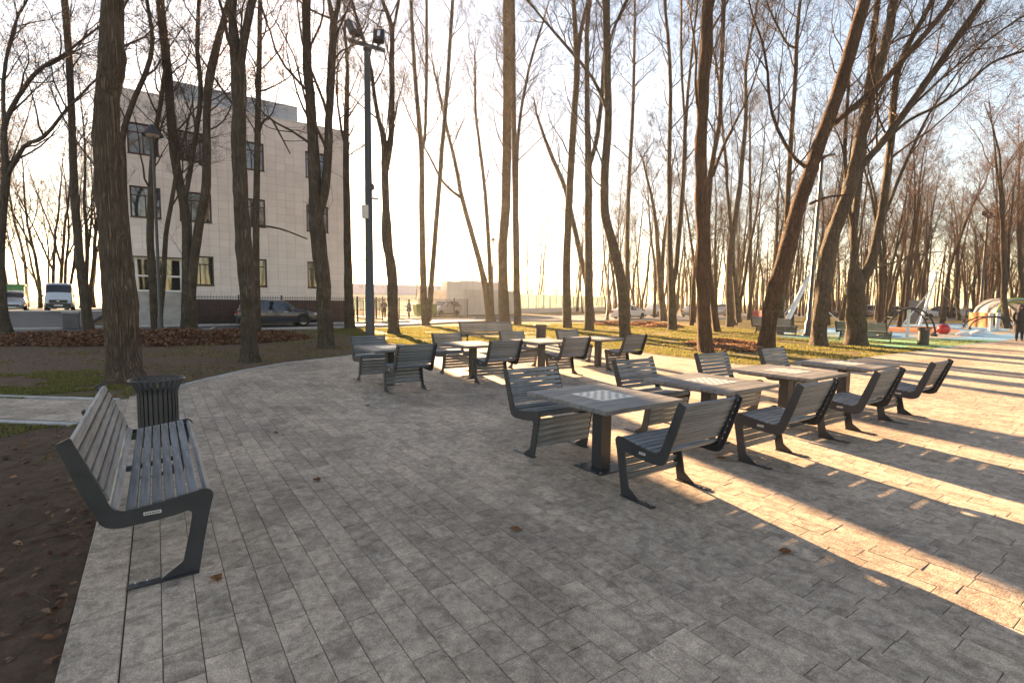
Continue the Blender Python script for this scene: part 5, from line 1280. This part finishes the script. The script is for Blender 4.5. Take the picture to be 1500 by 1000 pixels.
# ================================================================== leaf heaps, litter, grass
rngL = np.random.default_rng(4)
def leaves_mesh(name, pts, size, mat, parent=None, label=None, flat=.35, origin=None):
    n = len(pts); pts = np.asarray(pts, float)
    a = rngL.uniform(0, 6.283, n); s = rngL.uniform(.6, 1.25, n)*size
    u = np.stack([np.cos(a), np.sin(a), rngL.normal(0, flat, n)], 1); u /= np.linalg.norm(u, axis=1)[:, None]
    w_ = np.stack([-np.sin(a), np.cos(a), rngL.normal(0, flat, n)], 1); w_ /= np.linalg.norm(w_, axis=1)[:, None]
    nn = np.cross(u, w_); cu = rngL.uniform(.05, .35, n)[:, None]*s[:, None]
    S_ = s[:, None]
    out = [(-.55, 0, 0), (-.22, .24, .7), (.14, .30, 1.0), (.55, .02, .35), (.14, -.30, .9), (-.22, -.24, .6)]
    V = np.stack([pts+u*S_*q[0]+w_*S_*q[1]+nn*cu*q[2] for q in out], 1).reshape(-1, 3)
    F = (np.arange(n)[:, None]*6+np.arange(6)[None]).astype(int)
    T3 = np.concatenate([F[:, [0, 1, 2]], F[:, [0, 2, 3]], F[:, [0, 3, 4]], F[:, [0, 4, 5]]])
    me = bpy.data.meshes.new(name); me.vertices.add(len(V)); me.vertices.foreach_set('co', V.ravel())
    me.loops.add(T3.size); me.loops.foreach_set('vertex_index', T3.ravel()); me.polygons.add(len(T3)); me.polygons.foreach_set('loop_start', np.arange(0, T3.size, 3)); me.update(calc_edges=True); me.validate()
    me.materials.append(MATS[mat]); o = link(name, me, parent, kind='stuff')
    if label: tag(o, label, 'leaves')
    return o
def heap(label, poly_pts, h, n):
    P = []
    for (cx, cy, rx, ry, hh) in poly_pts:
        k = n//len(poly_pts); r = np.sqrt(rngL.uniform(0, 1, k)); a = rngL.uniform(0, 6.283, k)
        z = hh*(1-r**2.2)*rngL.uniform(.75, 1.05, k)+.0
        P.append(np.stack([cx+rx*r*np.cos(a), cy+ry*r*np.sin(a), np.maximum(z-.02, -.01)], 1))
    return leaves_mesh('leaf_heap', np.concatenate(P), .13, 'leaf_litter', None, label, .6)
heap('long heap of raked brown leaves under the trees before the building', [(-3.6, 26.6, 2.4, 1.8, .38), (-1.4, 25.6, 2.6, 2.1, .48), (.6, 24.6, 2.4, 2.2, .50), (2.4, 24.2, 2.2, 2.0, .46), (4.0, 24.8, 1.8, 1.7, .34)], .5, 30000)
heap('long low heap of reddish leaves by the sedans', [(29.6, 28.6, 2.4, 1.5, .25), (31.5, 27.0, 2.6, 1.6, .30), (30.8, 24.8, 2.0, 1.3, .25)], .4, 9000)
heap('small reddish leaf heap beside the big leaning trunk', [(18.6, 11.6, 1.7, 1.2, .14), (20.4, 13.2, 2.0, 1.3, .18)], .3, 7000)
def lawn_ok(x, y): return not inside((x, y), PLAZA) and not inside((x, y), SP)
pts = []
while len(pts) < 7500:
    q = rngL.random(); 
    if q < .10: x, y = rngL.uniform(-4.5, -.5), rngL.uniform(.5, 9)
    elif q < .55: x, y = rngL.uniform(-9, 8), rngL.uniform(11, 30)
    else: x, y = rngL.uniform(8, 40), rngL.uniform(7.3, 31)
    if lawn_ok(x, y): pts.append((x, y, rngL.uniform(-.025, .0)))
leaves_mesh('leaf_litter', pts, .055, 'leaf_litter', None, 'brown leaves strewn over soil and lawn')
pts = []
while len(pts) < 260:                                       # leaves caught along the kerb
    y = rngL.uniform(.8, 9); x = -.46-abs(rngL.normal(0, .16)); pts.append((x, y, rngL.uniform(-.025, .015)))
leaves_mesh('leaf_litter', pts, .055, 'leaf_litter', None, 'drift of dead leaves lying against the kerb stones')
# single leaves on the paving
for k, (X, Y) in enumerate(((1.22, 7.15), (1.22, 5.05), (.67, 2.02), (.25, 3.55), (3.6, 1.75), (2.2, 3.1), (5.2, 3.3), (2.8, 8.2))):
    mb = MB(); n = 10; vs = [(0, 0, .006)]
    for i in range(n):
        a = 2*math.pi*i/n; r_ = .032*(1+.38*math.cos(5*a/2)**2+.25*math.cos(a)); vs.append((r_*1.25*math.cos(a), r_*.9*math.sin(a), .008+.016*abs(math.sin(a))*random.uniform(.4, 1.2)))
    mb.add(vs, [(0, i+1, (i+1) % n+1) for i in range(n)]); mb.tube([(.0, 0, .006), (-.035, .004, .009), (-.065, .012, .012)], .0016, 4)
    o = mb.build('fallen_leaf', 'leaf_dead'); o.location = (X, Y, .002); o.rotation_euler = (0, 0, random.uniform(0, 6.28)); tag(o, 'single curled brown leaf lying on the paving', 'leaf', 'single leaves on the paving')
tw = MB(); rt_ = random.Random(9)
for k in range(170):
    X, Y = rt_.uniform(-4.5, -.5), rt_.uniform(.4, 8.6)
    a = rt_.uniform(0, 6.28); L_ = rt_.uniform(.06, .34); p = Vector((X, Y, .004)); q = [p]
    for i in range(3): a += rt_.gauss(0, .35); p = p+Vector((math.cos(a)*L_/3, math.sin(a)*L_/3, rt_.gauss(0, .008))); q.append(p)
    tw.tube(q, [.004, .0035, .003, .002], 4)
for k in range(240):
    X, Y = rt_.uniform(-4.5, -.48), rt_.uniform(.4, 8.6); r_ = rt_.uniform(.006, .022)
    tw.lathe([(r_*.5, -.01), (r_, 0), (r_*.8, r_*.5), (r_*.3, r_*.75)], 6, (X, Y, -.012))
tag(tw.build('soil_litter', 'twig', None, kind='stuff'), 'small broken twigs and clods on the dark soil bed', 'twigs')
def grass_patch(name, label, n, sampler, h0, h1):
    P = []
    while len(P) < n:
        x, y = sampler()
        if lawn_ok(x, y) and mnoise.noise(Vector((x*.55, y*.55, 3))) + .35*mnoise.noise(Vector((x*2.1, y*2.1, 7))) > -.12+.30*max(0, min(1, (3-x)/5))*(0 if abs(y-10.6+.8*x) < 3.2 else 1): P.append((x, y))
    P = np.array(P); n = len(P); a = rngL.uniform(0, 6.283, n); h = rngL.uniform(h0, h1, n); w_ = rngL.uniform(.004, .009, n)*(1+np.hypot(P[:, 0], P[:, 1])*.06)
    b = rngL.normal(0, .5, (n, 2))*h[:, None]
    p0 = np.stack([P[:, 0]+np.cos(a)*w_, P[:, 1]+np.sin(a)*w_, np.full(n, -.03)], 1); p1 = np.stack([P[:, 0]-np.cos(a)*w_, P[:, 1]-np.sin(a)*w_, np.full(n, -.03)], 1); p2 = np.stack([P[:, 0]+b[:, 0], P[:, 1]+b[:, 1], -.03+h], 1)
    V = np.stack([p0, p1, p2], 1).reshape(-1, 3); T3 = np.arange(3*n).reshape(-1, 3)
    me = bpy.data.meshes.new(name); me.vertices.add(len(V)); me.vertices.foreach_set('co', V.ravel()); me.loops.add(T3.size); me.loops.foreach_set('vertex_index', T3.ravel()); me.polygons.add(len(T3)); me.polygons.foreach_set('loop_start', np.arange(0, T3.size, 3)); me.update(calc_edges=True)
    me.materials.append(MATS['grass_blade']); tag(link(name, me, None, kind='stuff'), label, 'grass')
grass_patch('grass', 'short yellow green grass on the sunlit lawn', 150000, lambda: ((lambda r_: (8+26*r_, 7.3+24*rngL.random()))(rngL.random()**1.4)), .03, .075)
grass_patch('grass', 'thin patchy grass under the trees before the building', 16000, lambda: (rngL.uniform(-7, 9), rngL.uniform(11, 31)), .02, .05)
grass_patch('grass', 'green grass tufts beside the side path', 45000, lambda: (lambda x_: (x_, 10.6-.8*x_+rngL.normal(0, 1.9)))(rngL.uniform(-6.5, -.45)), .02, .05)

# ================================================================== hazy winter air
hz = MB().box(-720, 720, -720, 720, -1.2, 34).build('haze', None, kind='stuff'); tag(hz, 'thin golden haze hanging in the low sun', 'haze')
hm = bpy.data.materials.new('haze'); hm.use_nodes = True; hm.node_tree.nodes.clear()
pv = hm.node_tree.nodes.new('ShaderNodeVolumePrincipled'); pv.inputs['Color'].default_value = (.96, .94, .92, 1); pv.inputs['Density'].default_value = .00030; pv.inputs['Anisotropy'].default_value = .6
ho = hm.node_tree.nodes.new('ShaderNodeOutputMaterial'); hm.node_tree.links.new(pv.outputs[0], ho.inputs['Volume']); hz.data.materials.append(hm)
